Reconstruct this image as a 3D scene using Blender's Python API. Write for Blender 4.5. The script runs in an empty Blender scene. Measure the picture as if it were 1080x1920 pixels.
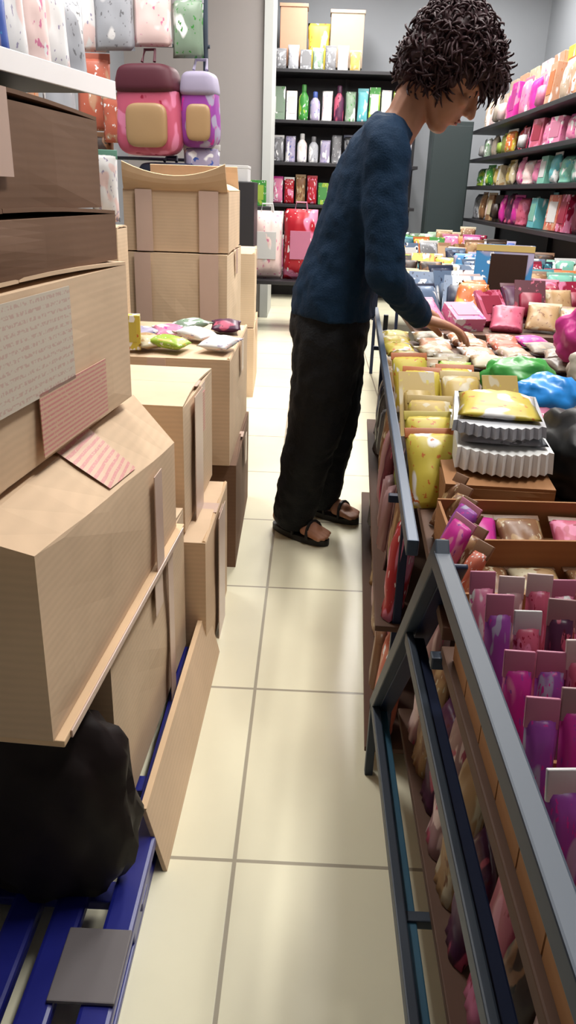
import bpy, bmesh, math, random
from mathutils import Vector, Matrix, noise
random.seed(11)
SC = bpy.context.scene
COL = SC.collection
PI = math.pi
R = math.radians

# ------------------------------------------------------------------ materials
def lin(c):
    out = []
    for v in c:
        v = v / 255.0
        out.append(v / 12.92 if v <= 0.04045 else ((v + 0.055) / 1.055) ** 2.4)
    return (out[0], out[1], out[2], 1.0)

def new_mat(name):
    m = bpy.data.materials.new(name)
    m.use_nodes = True
    nt = m.node_tree
    return m, nt, nt.nodes['Principled BSDF']

def mat(name, c, rough=0.6, metal=0.0, spec=0.5, var=0.08, scale=12.0, bump=0.0, bscale=60.0, coat=0.0):
    """plain procedural surface: base colour with a mild noise mottling and optional bump"""
    m, nt, b = new_mat(name)
    tc = nt.nodes.new('ShaderNodeTexCoord')
    n = nt.nodes.new('ShaderNodeTexNoise'); n.inputs['Scale'].default_value = scale; n.inputs['Detail'].default_value = 4
    nt.links.new(tc.outputs['Object'], n.inputs['Vector'])
    mx = nt.nodes.new('ShaderNodeMix'); mx.data_type = 'RGBA'
    base = lin(c)
    mx.inputs[6].default_value = tuple(v * (1 - var) for v in base[:3]) + (1,)
    mx.inputs[7].default_value = tuple(min(1, v * (1 + var)) for v in base[:3]) + (1,)
    nt.links.new(n.outputs['Fac'], mx.inputs[0]); nt.links.new(mx.outputs[2], b.inputs['Base Color'])
    b.inputs['Roughness'].default_value = rough; b.inputs['Metallic'].default_value = metal
    b.inputs['Specular IOR Level'].default_value = spec; b.inputs['Coat Weight'].default_value = coat
    if bump:
        n2 = nt.nodes.new('ShaderNodeTexNoise'); n2.inputs['Scale'].default_value = bscale; n2.inputs['Detail'].default_value = 3
        nt.links.new(tc.outputs['Object'], n2.inputs['Vector'])
        bp = nt.nodes.new('ShaderNodeBump'); bp.inputs['Strength'].default_value = bump; bp.inputs['Distance'].default_value = 0.01
        nt.links.new(n2.outputs['Fac'], bp.inputs['Height']); nt.links.new(bp.outputs['Normal'], b.inputs['Normal'])
    return m

def cardboard(name, c):
    m, nt, b = new_mat(name)
    tc = nt.nodes.new('ShaderNodeTexCoord')
    w = nt.nodes.new('ShaderNodeTexWave'); w.bands_direction = 'Z'; w.inputs['Scale'].default_value = 28; w.inputs['Distortion'].default_value = 1.5
    n = nt.nodes.new('ShaderNodeTexNoise'); n.inputs['Scale'].default_value = 5; n.inputs['Detail'].default_value = 6
    for t in (w, n): nt.links.new(tc.outputs['Object'], t.inputs['Vector'])
    ad = nt.nodes.new('ShaderNodeMath'); ad.operation = 'MULTIPLY_ADD'; ad.inputs[1].default_value = 0.12
    nt.links.new(w.outputs['Fac'], ad.inputs[0]); nt.links.new(n.outputs['Fac'], ad.inputs[2])
    r = nt.nodes.new('ShaderNodeValToRGB'); base = lin(c)
    r.color_ramp.elements[0].position = 0.3; r.color_ramp.elements[0].color = tuple(v * 0.87 for v in base[:3]) + (1,)
    r.color_ramp.elements[1].position = 0.8; r.color_ramp.elements[1].color = tuple(min(1, v * 1.09) for v in base[:3]) + (1,)
    nt.links.new(ad.outputs[0], r.inputs[0]); nt.links.new(r.outputs[0], b.inputs['Base Color'])
    bp = nt.nodes.new('ShaderNodeBump'); bp.inputs['Strength'].default_value = 0.12; bp.inputs['Distance'].default_value = 0.004
    nt.links.new(ad.outputs[0], bp.inputs['Height']); nt.links.new(bp.outputs['Normal'], b.inputs['Normal'])
    b.inputs['Roughness'].default_value = 0.75; b.inputs['Specular IOR Level'].default_value = 0.25
    return m

def printed(name, paper, ink, scale=55, amount=0.5):
    """paper with rows of small broken ink strokes, as blurred print"""
    m, nt, b = new_mat(name)
    tc = nt.nodes.new('ShaderNodeTexCoord')
    w = nt.nodes.new('ShaderNodeTexWave'); w.bands_direction = 'Z'; w.inputs['Scale'].default_value = scale / 6.28
    n = nt.nodes.new('ShaderNodeTexNoise'); n.inputs['Scale'].default_value = scale * 0.9
    for t in (w, n): nt.links.new(tc.outputs['Object'], t.inputs['Vector'])
    g = nt.nodes.new('ShaderNodeMath'); g.operation = 'GREATER_THAN'; g.inputs[1].default_value = 0.55
    nt.links.new(w.outputs['Fac'], g.inputs[0])
    g2 = nt.nodes.new('ShaderNodeMath'); g2.operation = 'GREATER_THAN'; g2.inputs[1].default_value = 1 - amount
    nt.links.new(n.outputs['Fac'], g2.inputs[0])
    mu = nt.nodes.new('ShaderNodeMath'); mu.operation = 'MULTIPLY'
    nt.links.new(g.outputs[0], mu.inputs[0]); nt.links.new(g2.outputs[0], mu.inputs[1])
    mx = nt.nodes.new('ShaderNodeMix'); mx.data_type = 'RGBA'
    mx.inputs[6].default_value = lin(paper); mx.inputs[7].default_value = lin(ink)
    nt.links.new(mu.outputs[0], mx.inputs[0]); nt.links.new(mx.outputs[2], b.inputs['Base Color'])
    b.inputs['Roughness'].default_value = 0.55
    return m

PAL = {
 'sage green': (150, 172, 150), 'crimson': (170, 32, 66), 'peach': (226, 172, 140), 'bright yellow': (232, 210, 84), 'brown': (150, 106, 74),
 'cream': (226, 212, 178), 'steel blue': (108, 128, 158), 'sky blue': (74, 148, 206), 'pink': (224, 134, 168), 'straw yellow': (216, 184, 104),
 'dark brown': (62, 42, 34), 'blue': (76, 104, 190), 'mint': (142, 208, 186), 'beige': (206, 182, 158), 'pale pink': (246, 218, 214),
 'rose': (196, 92, 118), 'magenta': (204, 48, 150), 'grey beige': (170, 156, 142), 'coral': (220, 120, 96), 'tan': (196, 158, 112),
 'lime green': (176, 208, 74), 'green': (72, 156, 68), 'azure': (34, 128, 214), 'red': (198, 38, 54), 'silver': (196, 198, 206),
 'white': (244, 242, 242), 'lavender': (188, 178, 208), 'aqua': (112, 196, 206), 'maroon': (96, 26, 46), 'navy': (38, 44, 74),
 'grey': (138, 138, 142), 'black': (24, 22, 26), 'orange': (226, 126, 60), 'olive': (132, 136, 66), 'teal': (40, 98, 116), 'plum': (92, 44, 78),
 'violet': (150, 70, 160), 'dusty pink': (190, 146, 148),
}
ACC = {
 'sage green': ('white', 'green'), 'crimson': ('pink', 'white'), 'peach': ('white', 'orange'), 'bright yellow': ('white', 'orange'), 'brown': ('tan', 'cream'),
 'cream': ('tan', 'white'), 'steel blue': ('white', 'navy'), 'sky blue': ('lavender', 'white'), 'pink': ('white', 'magenta'), 'straw yellow': ('cream', 'bright yellow'),
 'dark brown': ('brown', 'black'), 'blue': ('lavender', 'sky blue'), 'mint': ('white', 'aqua'), 'beige': ('pale pink', 'white'), 'pale pink': ('white', 'pink'),
 'rose': ('pink', 'crimson'), 'magenta': ('pink', 'violet'), 'grey beige': ('beige', 'grey'), 'coral': ('peach', 'white'), 'tan': ('cream', 'brown'),
 'lime green': ('bright yellow', 'white'), 'green': ('lime green', 'white'), 'azure': ('sky blue', 'blue'), 'red': ('pink', 'white'), 'silver': ('white', 'grey'),
 'white': ('pale pink', 'lavender'), 'lavender': ('white', 'blue'), 'aqua': ('white', 'mint'), 'maroon': ('crimson', 'rose'), 'navy': ('steel blue', 'grey'),
 'grey': ('silver', 'white'), 'black': ('grey', 'navy'), 'orange': ('bright yellow', 'white'), 'olive': ('lime green', 'brown'), 'teal': ('aqua', 'navy'), 'plum': ('rose', 'maroon'),
 'violet': ('lavender', 'magenta'), 'dusty pink': ('pale pink', 'rose'),
}
_pm = {}
def ink(c): return tuple(v * (.86 if c in ('white', 'pale pink', 'pink', 'rose', 'magenta', 'violet') else .68) for v in lin(PAL[c])[:3]) + (1,)
def pack_mat(colour, v=0):
    """printed film or card: main colour, an accent patch and small specks of a second accent"""
    k = (colour, v)
    if k in _pm: return _pm[k]
    m, nt, b = new_mat('print_' + colour.replace(' ', '_') + '_' + 'abc'[v])
    tc = nt.nodes.new('ShaderNodeTexCoord')
    oi = nt.nodes.new('ShaderNodeObjectInfo')
    mp = nt.nodes.new('ShaderNodeMapping'); nt.links.new(tc.outputs['Generated'], mp.inputs['Vector'])
    sc = nt.nodes.new('ShaderNodeMath'); sc.operation = 'MULTIPLY'; sc.inputs[1].default_value = 37.0
    nt.links.new(oi.outputs['Random'], sc.inputs[0])
    n = nt.nodes.new('ShaderNodeTexNoise'); n.noise_dimensions = '4D'
    n.inputs['Scale'].default_value = (2.4, 3.2, 1.8)[v]; n.inputs['Detail'].default_value = 1.0
    nt.links.new(tc.outputs['Generated'], n.inputs['Vector']); nt.links.new(sc.outputs[0], n.inputs['W'])
    n2 = nt.nodes.new('ShaderNodeTexNoise'); n2.noise_dimensions = '4D'; n2.inputs['Scale'].default_value = (7, 5, 9)[v]; n2.inputs['Detail'].default_value = 2.0
    nt.links.new(tc.outputs['Generated'], n2.inputs['Vector']); nt.links.new(sc.outputs[0], n2.inputs['W'])
    def step(src, lo, hi):
        r = nt.nodes.new('ShaderNodeMapRange'); r.inputs[1].default_value = lo; r.inputs[2].default_value = hi
        nt.links.new(src, r.inputs[0]); return r.outputs[0]
    a1, a2 = ACC[colour]
    x1 = nt.nodes.new('ShaderNodeMix'); x1.data_type = 'RGBA'; x1.inputs[6].default_value = ink(colour); x1.inputs[7].default_value = ink(a1)
    nt.links.new(step(n.outputs['Fac'], 0.56, 0.60), x1.inputs[0])
    x2 = nt.nodes.new('ShaderNodeMix'); x2.data_type = 'RGBA'; x2.inputs[7].default_value = ink(a2)
    nt.links.new(x1.outputs[2], x2.inputs[6]); nt.links.new(step(n2.outputs['Fac'], 0.62, 0.65), x2.inputs[0])
    nt.links.new(x2.outputs[2], b.inputs['Base Color'])
    b.inputs['Roughness'].default_value = (0.36, 0.46, 0.40)[v]
    b.inputs['Specular IOR Level'].default_value = 0.28
    _pm[k] = m
    return m
_fm = {}
def flat_mat(colour, rough=0.45):
    k = (colour, rough)
    if k not in _fm: _fm[k] = mat('plain_' + colour.replace(' ', '_'), tuple(v * .80 for v in PAL[colour]), rough=rough, var=0.05)
    return _fm[k]

M_card = cardboard('cardboard', (213, 185, 155))
M_card_b = cardboard('cardboard_sandy', (214, 189, 160))
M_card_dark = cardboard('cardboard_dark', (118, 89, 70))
M_card_in = cardboard('cardboard_inside', (218, 186, 150))
M_tray = cardboard('cardboard_tray', (158, 112, 74))
M_tape = mat('packing_tape', (204, 176, 162), rough=0.3, var=0.04)
M_label = printed('printed_label', (205, 194, 178), (196, 168, 156), 190, 0.5)
M_pinkprint = printed('pink_print', (212, 178, 152), (206, 140, 136), 300, 0.62)
M_rail = mat('grey_blue_steel', (46, 57, 72), rough=0.5, metal=0.1, var=0.06)
M_navy = mat('navy_steel', (16, 30, 62), rough=0.42, metal=0.1, var=0.1)
M_tealsteel = mat('teal_steel', (44, 92, 116), rough=0.42, metal=0.1, var=0.1)
M_board = mat('brown_board', (92, 64, 48), rough=0.7, var=0.15)
M_blackmetal = mat('black_shelf_metal', (26, 24, 30), rough=0.5, var=0.1)
M_whitemetal = mat('white_shelf_metal', (222, 220, 222), rough=0.4, var=0.03)
M_bluepl = mat('blue_plastic', (26, 32, 120), rough=0.35, var=0.12, scale=30)
M_greyboard = mat('grey_board', (104, 98, 100), rough=0.6, var=0.1)
M_skin = mat('skin', (176, 122, 94), rough=0.5, var=0.06, scale=20)
M_shirt = mat('navy_jersey', (15, 41, 66), rough=0.8, spec=0.2, var=0.12, scale=18, bump=0.25, bscale=220)
M_trouser = mat('black_cotton', (15, 17, 21), rough=0.75, spec=0.25, var=0.2, scale=14, bump=0.25, bscale=160)
M_hair = mat('dark_hair', (54, 31, 35), rough=0.55, spec=0.35, var=0.3, scale=60)
M_lip = mat('lips', (160, 84, 80), rough=0.5)
M_eyew = mat('eye_white', (226, 220, 212), rough=0.2, var=0.01)
M_iris = mat('iris', (40, 26, 20), rough=0.2)
M_sandal = mat('sandal', (30, 26, 26), rough=0.6)
M_greenp = mat('dark_green_panel', (26, 40, 42), rough=0.6)

# ------------------------------------------------------------------ object helpers
def link(name, bm, m, parent=None, smooth=False, kind=None, loc=None):
    me = bpy.data.meshes.new(name)
    bmesh.ops.recalc_face_normals(bm, faces=bm.faces[:])
    bm.to_mesh(me); bm.free()
    if smooth:
        for p in me.polygons: p.use_smooth = True
    me.materials.append(m)
    o = bpy.data.objects.new(name, me); COL.objects.link(o)
    if parent: o.parent = parent
    if kind: o['kind'] = kind
    if loc: o.location = loc
    return o

def tag(o, label, cat, group=None):
    o['label'] = label; o['category'] = cat
    if group: o['group'] = group
    return o

def thing(name, label, cat, loc=(0, 0, 0), rz=0.0, group=None, rx=0.0, ry=0.0):
    o = bpy.data.objects.new(name, None); COL.objects.link(o)
    o.location = loc; o.rotation_euler = (rx, ry, rz); o.empty_display_size = 0.05
    return tag(o, label, cat, group)

def box(bm, x0, x1, y0, y1, z0, z1, bev=0.0, mtx=None):
    r = bmesh.ops.create_cube(bm, size=1.0)
    vs = r['verts']
    for v in vs:
        v.co = Vector((x0 + (v.co.x + .5) * (x1 - x0), y0 + (v.co.y + .5) * (y1 - y0), z0 + (v.co.z + .5) * (z1 - z0)))
    if bev:
        es = list({e for v in vs for e in v.link_edges})
        rr = bmesh.ops.bevel(bm, geom=es, offset=bev, segments=2, affect='EDGES', profile=0.6)
        vs = list({v for f in rr['faces'] for v in f.verts} | {v for v in vs if v.is_valid})
    if mtx:
        for v in vs: v.co = mtx @ v.co
    return vs

def bar(bm, a, b, w, h, up=(0, 0, 1), bev=0.002):
    a, b = Vector(a), Vector(b); d = b - a; L = d.length; d.normalize()
    s = d.cross(Vector(up)).normalized(); u = s.cross(d)
    m = Matrix((( s.x, d.x, u.x, a.x), (s.y, d.y, u.y, a.y), (s.z, d.z, u.z, a.z), (0, 0, 0, 1)))
    return box(bm, -w / 2, w / 2, 0, L, -h / 2, h / 2, bev, m)

def tube(bm, pts, rad, seg=8):
    rings = []
    for i, p in enumerate(pts):
        p = Vector(p)
        d = (Vector(pts[min(i + 1, len(pts) - 1)]) - Vector(pts[max(i - 1, 0)])).normalized()
        ref = Vector((0, 0, 1)) if abs(d.z) < 0.9 else Vector((1, 0, 0))
        s = d.cross(ref).normalized(); u = s.cross(d)
        r = rad[i] if isinstance(rad, (list, tuple)) else rad
        rings.append([bm.verts.new(p + (s * math.cos(2 * PI * k / seg) + u * math.sin(2 * PI * k / seg)) * r) for k in range(seg)])
    for a, b in zip(rings, rings[1:]):
        for k in range(seg): bm.faces.new((a[k], a[(k + 1) % seg], b[(k + 1) % seg], b[k]))
    bm.faces.new(rings[0]); bm.faces.new(rings[-1])

def lathe(bm, prof, seg=16, c=(0, 0)):
    rings = [[bm.verts.new((c[0] + r * math.cos(2 * PI * k / seg), c[1] + r * math.sin(2 * PI * k / seg), z)) for k in range(seg)] for r, z in prof]
    for a, b in zip(rings, rings[1:]):
        for k in range(seg): bm.faces.new((a[k], a[(k + 1) % seg], b[(k + 1) % seg], b[k]))
    bm.faces.new(rings[0]); bm.faces.new(rings[-1])

ORD = ['first', 'second', 'third', 'fourth', 'fifth', 'sixth', 'seventh', 'eighth', 'ninth', 'tenth', 'eleventh', 'twelfth', 'thirteenth',
       'fourteenth', 'fifteenth', 'sixteenth', 'seventeenth', 'eighteenth', 'nineteenth', 'twentieth', 'twenty-first', 'twenty-second', 'twenty-third', 'twenty-fourth']

# ------------------------------------------------------------------ room
def floor_mat():
    m, nt, b = new_mat('cream_floor_tiles')
    tc = nt.nodes.new('ShaderNodeTexCoord')
    mp = nt.nodes.new('ShaderNodeMapping'); mp.inputs['Location'].default_value = (0.09, 0.0, 0)
    nt.links.new(tc.outputs['Object'], mp.inputs['Vector'])
    br = nt.nodes.new('ShaderNodeTexBrick'); br.offset = 0.0; br.inputs['Scale'].default_value = 1.0
    br.inputs['Brick Width'].default_value = 0.5; br.inputs['Row Height'].default_value = 0.5
    br.inputs['Mortar Size'].default_value = 0.0042; br.inputs['Mortar Smooth'].default_value = 0.3
    br.inputs['Color1'].default_value = lin((241, 235, 207)); br.inputs['Color2'].default_value = lin((237, 231, 203)); br.inputs['Mortar'].default_value = lin((172, 163, 144))
    nt.links.new(mp.outputs[0], br.inputs['Vector'])
    n = nt.nodes.new('ShaderNodeTexNoise'); n.inputs['Scale'].default_value = 7; n.inputs['Detail'].default_value = 5
    nt.links.new(tc.outputs['Object'], n.inputs['Vector'])
    r = nt.nodes.new('ShaderNodeMapRange'); r.inputs[3].default_value = 0.93; r.inputs[4].default_value = 1.04
    nt.links.new(n.outputs['Fac'], r.inputs[0])
    mx = nt.nodes.new('ShaderNodeMix'); mx.data_type = 'RGBA'; mx.blend_type = 'MULTIPLY'; mx.inputs[0].default_value = 1
    nt.links.new(br.outputs['Color'], mx.inputs[6]); nt.links.new(r.outputs[0], mx.inputs[7])
    nt.links.new(mx.outputs[2], b.inputs['Base Color'])
    bp = nt.nodes.new('ShaderNodeBump'); bp.invert = True; bp.inputs['Strength'].default_value = 0.3; bp.inputs['Distance'].default_value = 0.002
    nt.links.new(br.outputs['Fac'], bp.inputs['Height']); nt.links.new(bp.outputs['Normal'], b.inputs['Normal'])
    b.inputs['Roughness'].default_value = 0.24; b.inputs['Specular IOR Level'].default_value = 0.4
    return m
M_floor = floor_mat()
M_wall = mat('grey_wall_paint', (126, 129, 134), rough=0.75, var=0.03, scale=3)
M_pillar = mat('warm_grey_paint', (146, 140, 138), rough=0.7, var=0.03, scale=3)
M_ceil = mat('ceiling_white', (226, 226, 224), rough=0.85, var=0.02)
XL, XR, YN, YF, ZC = -1.6, 2.3, -2.2, 9.2, 3.2
def shell(name, b, m):
    bm = bmesh.new(); box(bm, *b); return link(name, bm, m, kind='structure')
shell('floor', (XL - .1, XR + .1, YN - .1, YF + .1, -.1, 0), M_floor)
shell('ceiling', (XL - .1, XR + .1, YN - .1, YF + .1, ZC, ZC + .1), M_ceil)
shell('wall_back', (XL - .1, XR + .1, YF, YF + .1, 0, ZC), M_wall)
shell('wall_front', (XL - .1, XR + .1, YN - .1, YN, 0, ZC), M_wall)
shell('wall_left', (XL - .1, XL, YN, YF, 0, ZC), M_wall)
shell('wall_right', (XR, XR + .1, YN, YF, 0, ZC), M_wall)
shell('pillar', (-1.6, -0.43, 7.2, 7.75, 0, ZC), M_pillar)
shell('lit_side_1', (-0.455, -0.385, 7.17, 7.79, 0, ZC), mat('pillar_lit_side', (182, 184, 182), rough=.5, var=.02))  # paler strip paints the lit right side of the pillar

# ------------------------------------------------------------------ cartons
def flap_mesh(w, d, t=0.004, curve=0.0, nx=10):
    """a flap hinged on its x axis, reaching to +y, with the free edge dipping by curve in the middle"""
    bm = bmesh.new()
    g = []
    for s in (0, t):
        rows = []
        for j in range(5):
            row = []
            for i in range(nx + 1):
                u = i / nx - .5; v = j / 4
                y = v * (d - curve * (1 - (2 * u) ** 2)) 
                row.append(bm.verts.new((u * w * (1 - 0.03 * v), y, s + 0.01 * math.sin(v * 2.5) * (1 if curve else .4))))
            rows.append(row)
        g.append(rows)
    for s in (0, 1):
        for j in range(4):
            for i in range(nx): bm.faces.new((g[s][j][i], g[s][j][i + 1], g[s][j + 1][i + 1], g[s][j + 1][i]))
    for j in range(4):
        for i in (0, nx): bm.faces.new((g[0][j][i], g[0][j + 1][i], g[1][j + 1][i], g[1][j][i]))
    for i in range(nx):
        for j in (0, 4): bm.faces.new((g[0][j][i], g[0][j][i + 1], g[1][j][i + 1], g[1][j][i]))
    return bm

def carton(label, x0, x1, y0, y1, z0, z1, rz=0.0, m=None, group='cardboard cartons stacked along the aisle', opened=False, tape='y', side_tape=(), prints=(), flaps=None, bulge=0.004, crush=None, name='cardboard_carton'):
    """x1 side faces the aisle, y0 side faces the camera; size given before turning by rz about the far aisle corner"""
    m = m or M_card
    cx, cy = x1, y1
    t = thing(name, label, 'box', (cx, cy, z0), rz, group)
    w, d, h = x1 - x0, y1 - y0, z1 - z0
    bm = bmesh.new()
    th = 0.006
    if opened:
        box(bm, -w, 0, -d, 0, 0, th); box(bm, -w, -w + th, -d, 0, th, h); box(bm, -th, 0, -d, 0, th, h)
        box(bm, -w + th, -th, -d, -d + th, th, h); box(bm, -w + th, -th, -th, 0, th, h)
    else:
        box(bm, -w, 0, -d, 0, 0, h - 0.006)
        bmesh.ops.subdivide_edges(bm, edges=bm.edges[:], cuts=7, use_grid_fill=True)
        sd = random.random() * 50
        for v in bm.verts:
            px, py, pz = v.co
            fx = 1 - abs(2 * (px + w / 2) / w); fy = 1 - abs(2 * (py + d / 2) / d); fz = 1 - abs(2 * pz / h - 1)
            n = noise.noise(Vector((px * 6 + sd, py * 6, pz * 6)))
            k = (0.6 + n)
            if px > -1e-4: v.co.x += bulge * k * min(fy, fz) * 2
            if py < -d + 1e-4: v.co.y -= bulge * k * min(fx, fz) * 2
    def squash(vv):
        if crush:
            for v in vv:
                k = min(1, max(0, (v.co.y + d) / d)); c = crush[1] * (0.25 + 0.75 * k)
                lim = h - max(0.0, v.co.x + crush[0]) / crush[0] * c
                if v.co.z > lim: v.co.z = lim
    squash(bm.verts)
    link('body', bm, m, t)
    if not opened:
        for s in (0, 1):
            f = link('flap', flap_mesh(w - (crush[0] * 2 if crush else 0), d / 2 - 0.001, 0.005), m, t)
            if s == 0: f.location = (-w / 2, -d + .0005, h - 0.006); f.rotation_euler = (R(random.uniform(.3, 1.2)), 0, 0)
            else: f.location = (-w / 2, -.0005, h - 0.006); f.rotation_euler = (R(random.uniform(.3, 1.2)), 0, PI)
    if flaps:
        for (edge, length, ang, curve) in flaps:
            if edge == 'near': fw, loc, rot = w, (-w / 2, -d, h), (ang, 0, 0)
            elif edge == 'far': fw, loc, rot = w, (-w / 2, 0, h), (ang, 0, PI)
            elif edge == 'aisle': fw, loc, rot = d, (0, -d / 2, h), (ang, 0, PI / 2)
            else: fw, loc, rot = d, (-w, -d / 2, h), (ang, 0, -PI / 2)
            f = link('flap', flap_mesh(fw * .98, length, 0.005, curve), M_card_in if edge in ('near', 'aisle') else m, t)
            f.location = loc; f.rotation_euler = rot
    if tape and not opened:
        bm = bmesh.new(); tw = 0.03
        box(bm, -w - .002, .0015, -d / 2 - tw, -d / 2 + tw, h + .003, h + .0045)
        box(bm, .009, .0102, -d / 2 - tw, -d / 2 + tw, h - .09, h + .0045)
        link('packing_tape', bm, M_tape, t)
    for (fr, wd) in side_tape:        # upright strips on the near face, or on the aisle face with a negative width
        bm = bmesh.new()
        if wd > 0: box(bm, -w * (1 - fr), -w * (1 - fr) + wd, -d - .0125, -d - .011, .0, h)
        else: box(bm, .011, .0125, -d * (1 - fr), -d * (1 - fr) - wd, .0, h - (crush[1] if crush else 0))
        link('packing_tape', bm, M_tape, t)
    for (u0, u1, v0, v1, pm) in prints:   # on the aisle face, u from the near end
        bm = bmesh.new(); 
        if v1 <= 1: box(bm, .0105, .0118, -d * (1 - u0), -d * (1 - u1), h * v0, h * v1)
        else:       # printed on the crushed shoulder
            bmesh.ops.create_grid(bm, x_segments=2, y_segments=2, size=.5)
            for v in bm.verts:
                px = -.003 - (v.co.x + .5) * (crush[0] - .006); py = -d * (1 - u0) + (v.co.y + .5) * d * (u1 - u0)
                k = min(1, max(0, (py + d) / d)); v.co = Vector((px, py, h + .004 - (px + crush[0]) / crush[0] * crush[1] * (.25 + .75 * k)))
        link('printed_panel', bm, pm, t)
    return t

# near stack on the blue pallet
carton('brown carton coloured as if shaded, topmost of the nearest stack, under the white shelf', -0.80, -0.335, 0.62, 1.30, 1.037, 1.165, R(-6), M_card_dark)  # dark cardboard colour stands in for shade below the shelf
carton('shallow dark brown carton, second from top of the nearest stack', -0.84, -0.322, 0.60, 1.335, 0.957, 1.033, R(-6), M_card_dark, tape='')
carton('big carton with a pale printed panel and pink print, third from the top', -0.86, -0.312, 0.60, 1.35, 0.722, 0.953, R(-6), M_card,
       prints=[(0.28, 0.64, .40, .95, M_label), (0.48, .80, .05, .42, M_pinkprint)], tape='')
carton('wide carton with a crushed shoulder below the printed carton', -0.86, -0.250, 0.755, 1.42, 0.440, 0.716, R(-3.5), M_card,
       crush=(.085, .10), prints=[(.42, .62, .0, 1.5, M_pinkprint)], side_tape=[(.70, -.05)], tape='')
carton('lowest carton of the nearest stack, resting on the blue pallet', -0.86, -0.258, 0.98, 1.555, 0.078, 0.425, R(-2), M_card_b, side_tape=[(.62, -.045)])
ft = thing('cardboard_sheet', 'cardboard sheet with pale edge, pressed flat under the wide carton', 'cardboard sheet', (-.262, 1.42, .428), R(-3.5))
bm = bmesh.new(); box(bm, -.40, .024, -.66, .02, 0, .010, .002); link('sheet', bm, M_card_in, ft)
bm = bmesh.new(); box(bm, .0242, .027, -.64, .0, .0, .011, .001); o = link('torn_edge', bm, M_tape, ft); o['label'] = 'pale torn edge'
ft = thing('flattened_carton', 'flattened carton leaning on edge between the lowest carton and the aisle', 'cardboard sheet', (-.200, 1.25, 0), R(-1))
bm = bmesh.new(); box(bm, -.004, .004, -.28, .40, 0, .132, .001)
for v in bm.verts: v.co.x -= v.co.z * .24
link('sheet', bm, M_card, ft)
bm = bmesh.new(); box(bm, -.0375, -.0265, -.28, .40, .1325, .1345, .0005); o = link('cut_edge', bm, M_card_in, ft); o['label'] = 'pale cut edge'
# second stack
carton('taped carton on top of the low pile right behind the nearest stack', -0.66, -0.248, 1.60, 1.99, 0.345, 0.640, R(-2), M_card_b, side_tape=[(.2, -.10)],
       prints=[(.25, .55, .62, .95, M_pinkprint)])
carton('bottom carton behind the nearest stack with a torn flap towards the aisle', -0.66, -0.205, 1.57, 1.97, 0.0, 0.335, R(-1), M_card, flaps=[('aisle', .10, R(-48), .02)], side_tape=[(.35, -.12)])
# third pile with packets on it
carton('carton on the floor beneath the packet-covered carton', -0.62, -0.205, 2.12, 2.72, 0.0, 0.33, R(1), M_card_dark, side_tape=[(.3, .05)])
carton('carton covered with small mixed packets on its lid', -0.62, -0.212, 2.10, 2.70, 0.335, 0.640, R(0), M_card, side_tape=[(.45, .05)], flaps=[('aisle', .07, R(-50), .01)])
# tall stack
carton('open carton with curved raised flap, topmost of the tall stack', -0.70, -0.318, 3.0, 3.55, 0.85, 1.06, R(1), M_card, opened=True,
       flaps=[('near', .10, R(112), .045), ('aisle', .09, R(15), .01), ('far', .1, R(70), 0)], side_tape=[(.12, .06), (.72, .07)])
carton('middle carton of the tall stack with two tape strips', -0.70, -0.312, 2.98, 3.56, 0.43, 0.845, R(0), M_card_b, side_tape=[(.12, .06), (.74, .07)])
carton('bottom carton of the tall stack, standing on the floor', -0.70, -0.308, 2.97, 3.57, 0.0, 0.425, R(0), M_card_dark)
carton('upper carton of the far pile with a loose lid flap', -0.80, -0.33, 4.25, 4.85, 0.38, 0.76, R(3), M_card_b, flaps=[('aisle', .12, R(-30), .02)])
carton('lower carton of the far pile by the tiled aisle', -0.80, -0.32, 4.23, 4.87, 0.0, 0.375, R(2), M_card, flaps=[('aisle', .1, R(-40), 0)])

# blue pallet
t = thing('plastic_pallet', 'blue plastic pallet with slatted top under the nearest cartons', 'pallet', (-0.218, 0.30, 0))
for k, xs in enumerate((-.045, -.125, -.19, -.33, -.48, -.64)):
    bm = bmesh.new(); w = .045 if k < 3 else .10
    bm2 = box(bm, xs, xs + w, 0, 1.25, .052, .076, .006)
    box(bm, xs + w * .3, xs + w * .7, 0, 1.25, .042, .053)
    link('slat', bm, M_bluepl, t)
for k, xs in enumerate((-.045, -.34, -.64)):
    bm = bmesh.new(); box(bm, xs, xs + .04, 0, 1.25, 0, .014, .003); link('runner', bm, M_bluepl, t)
    for ys in (.0, .52, 1.11):
        bm = bmesh.new(); box(bm, xs, xs + .04, ys, ys + .14, .012, .053, .004); link('block', bm, M_bluepl, t)
for ys in (0.56, .80, 1.19):
    bm = bmesh.new(); box(bm, -.64, 0, ys, ys + .04, .034, .0515, .003); link('crossbar', bm, M_bluepl, t)
bm = bmesh.new(); box(bm, -.045, .045, -.055, .055, 0, .006, .002)
o = link('board_scrap', bm, M_greyboard, loc=(-.262, .735, .0765)); tag(o, 'grey board scrap lying on the blue pallet before the cartons', 'board')

# ------------------------------------------------------------------ goods: shared part meshes
def mesh_of(name, bm, smooth=True):
    me = bpy.data.meshes.new(name); bmesh.ops.recalc_face_normals(bm, faces=bm.faces[:]); bm.to_mesh(me); bm.free()
    if smooth:
        for p in me.polygons: p.use_smooth = True
    me.materials.append(flat_mat('white'))
    return me

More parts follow.
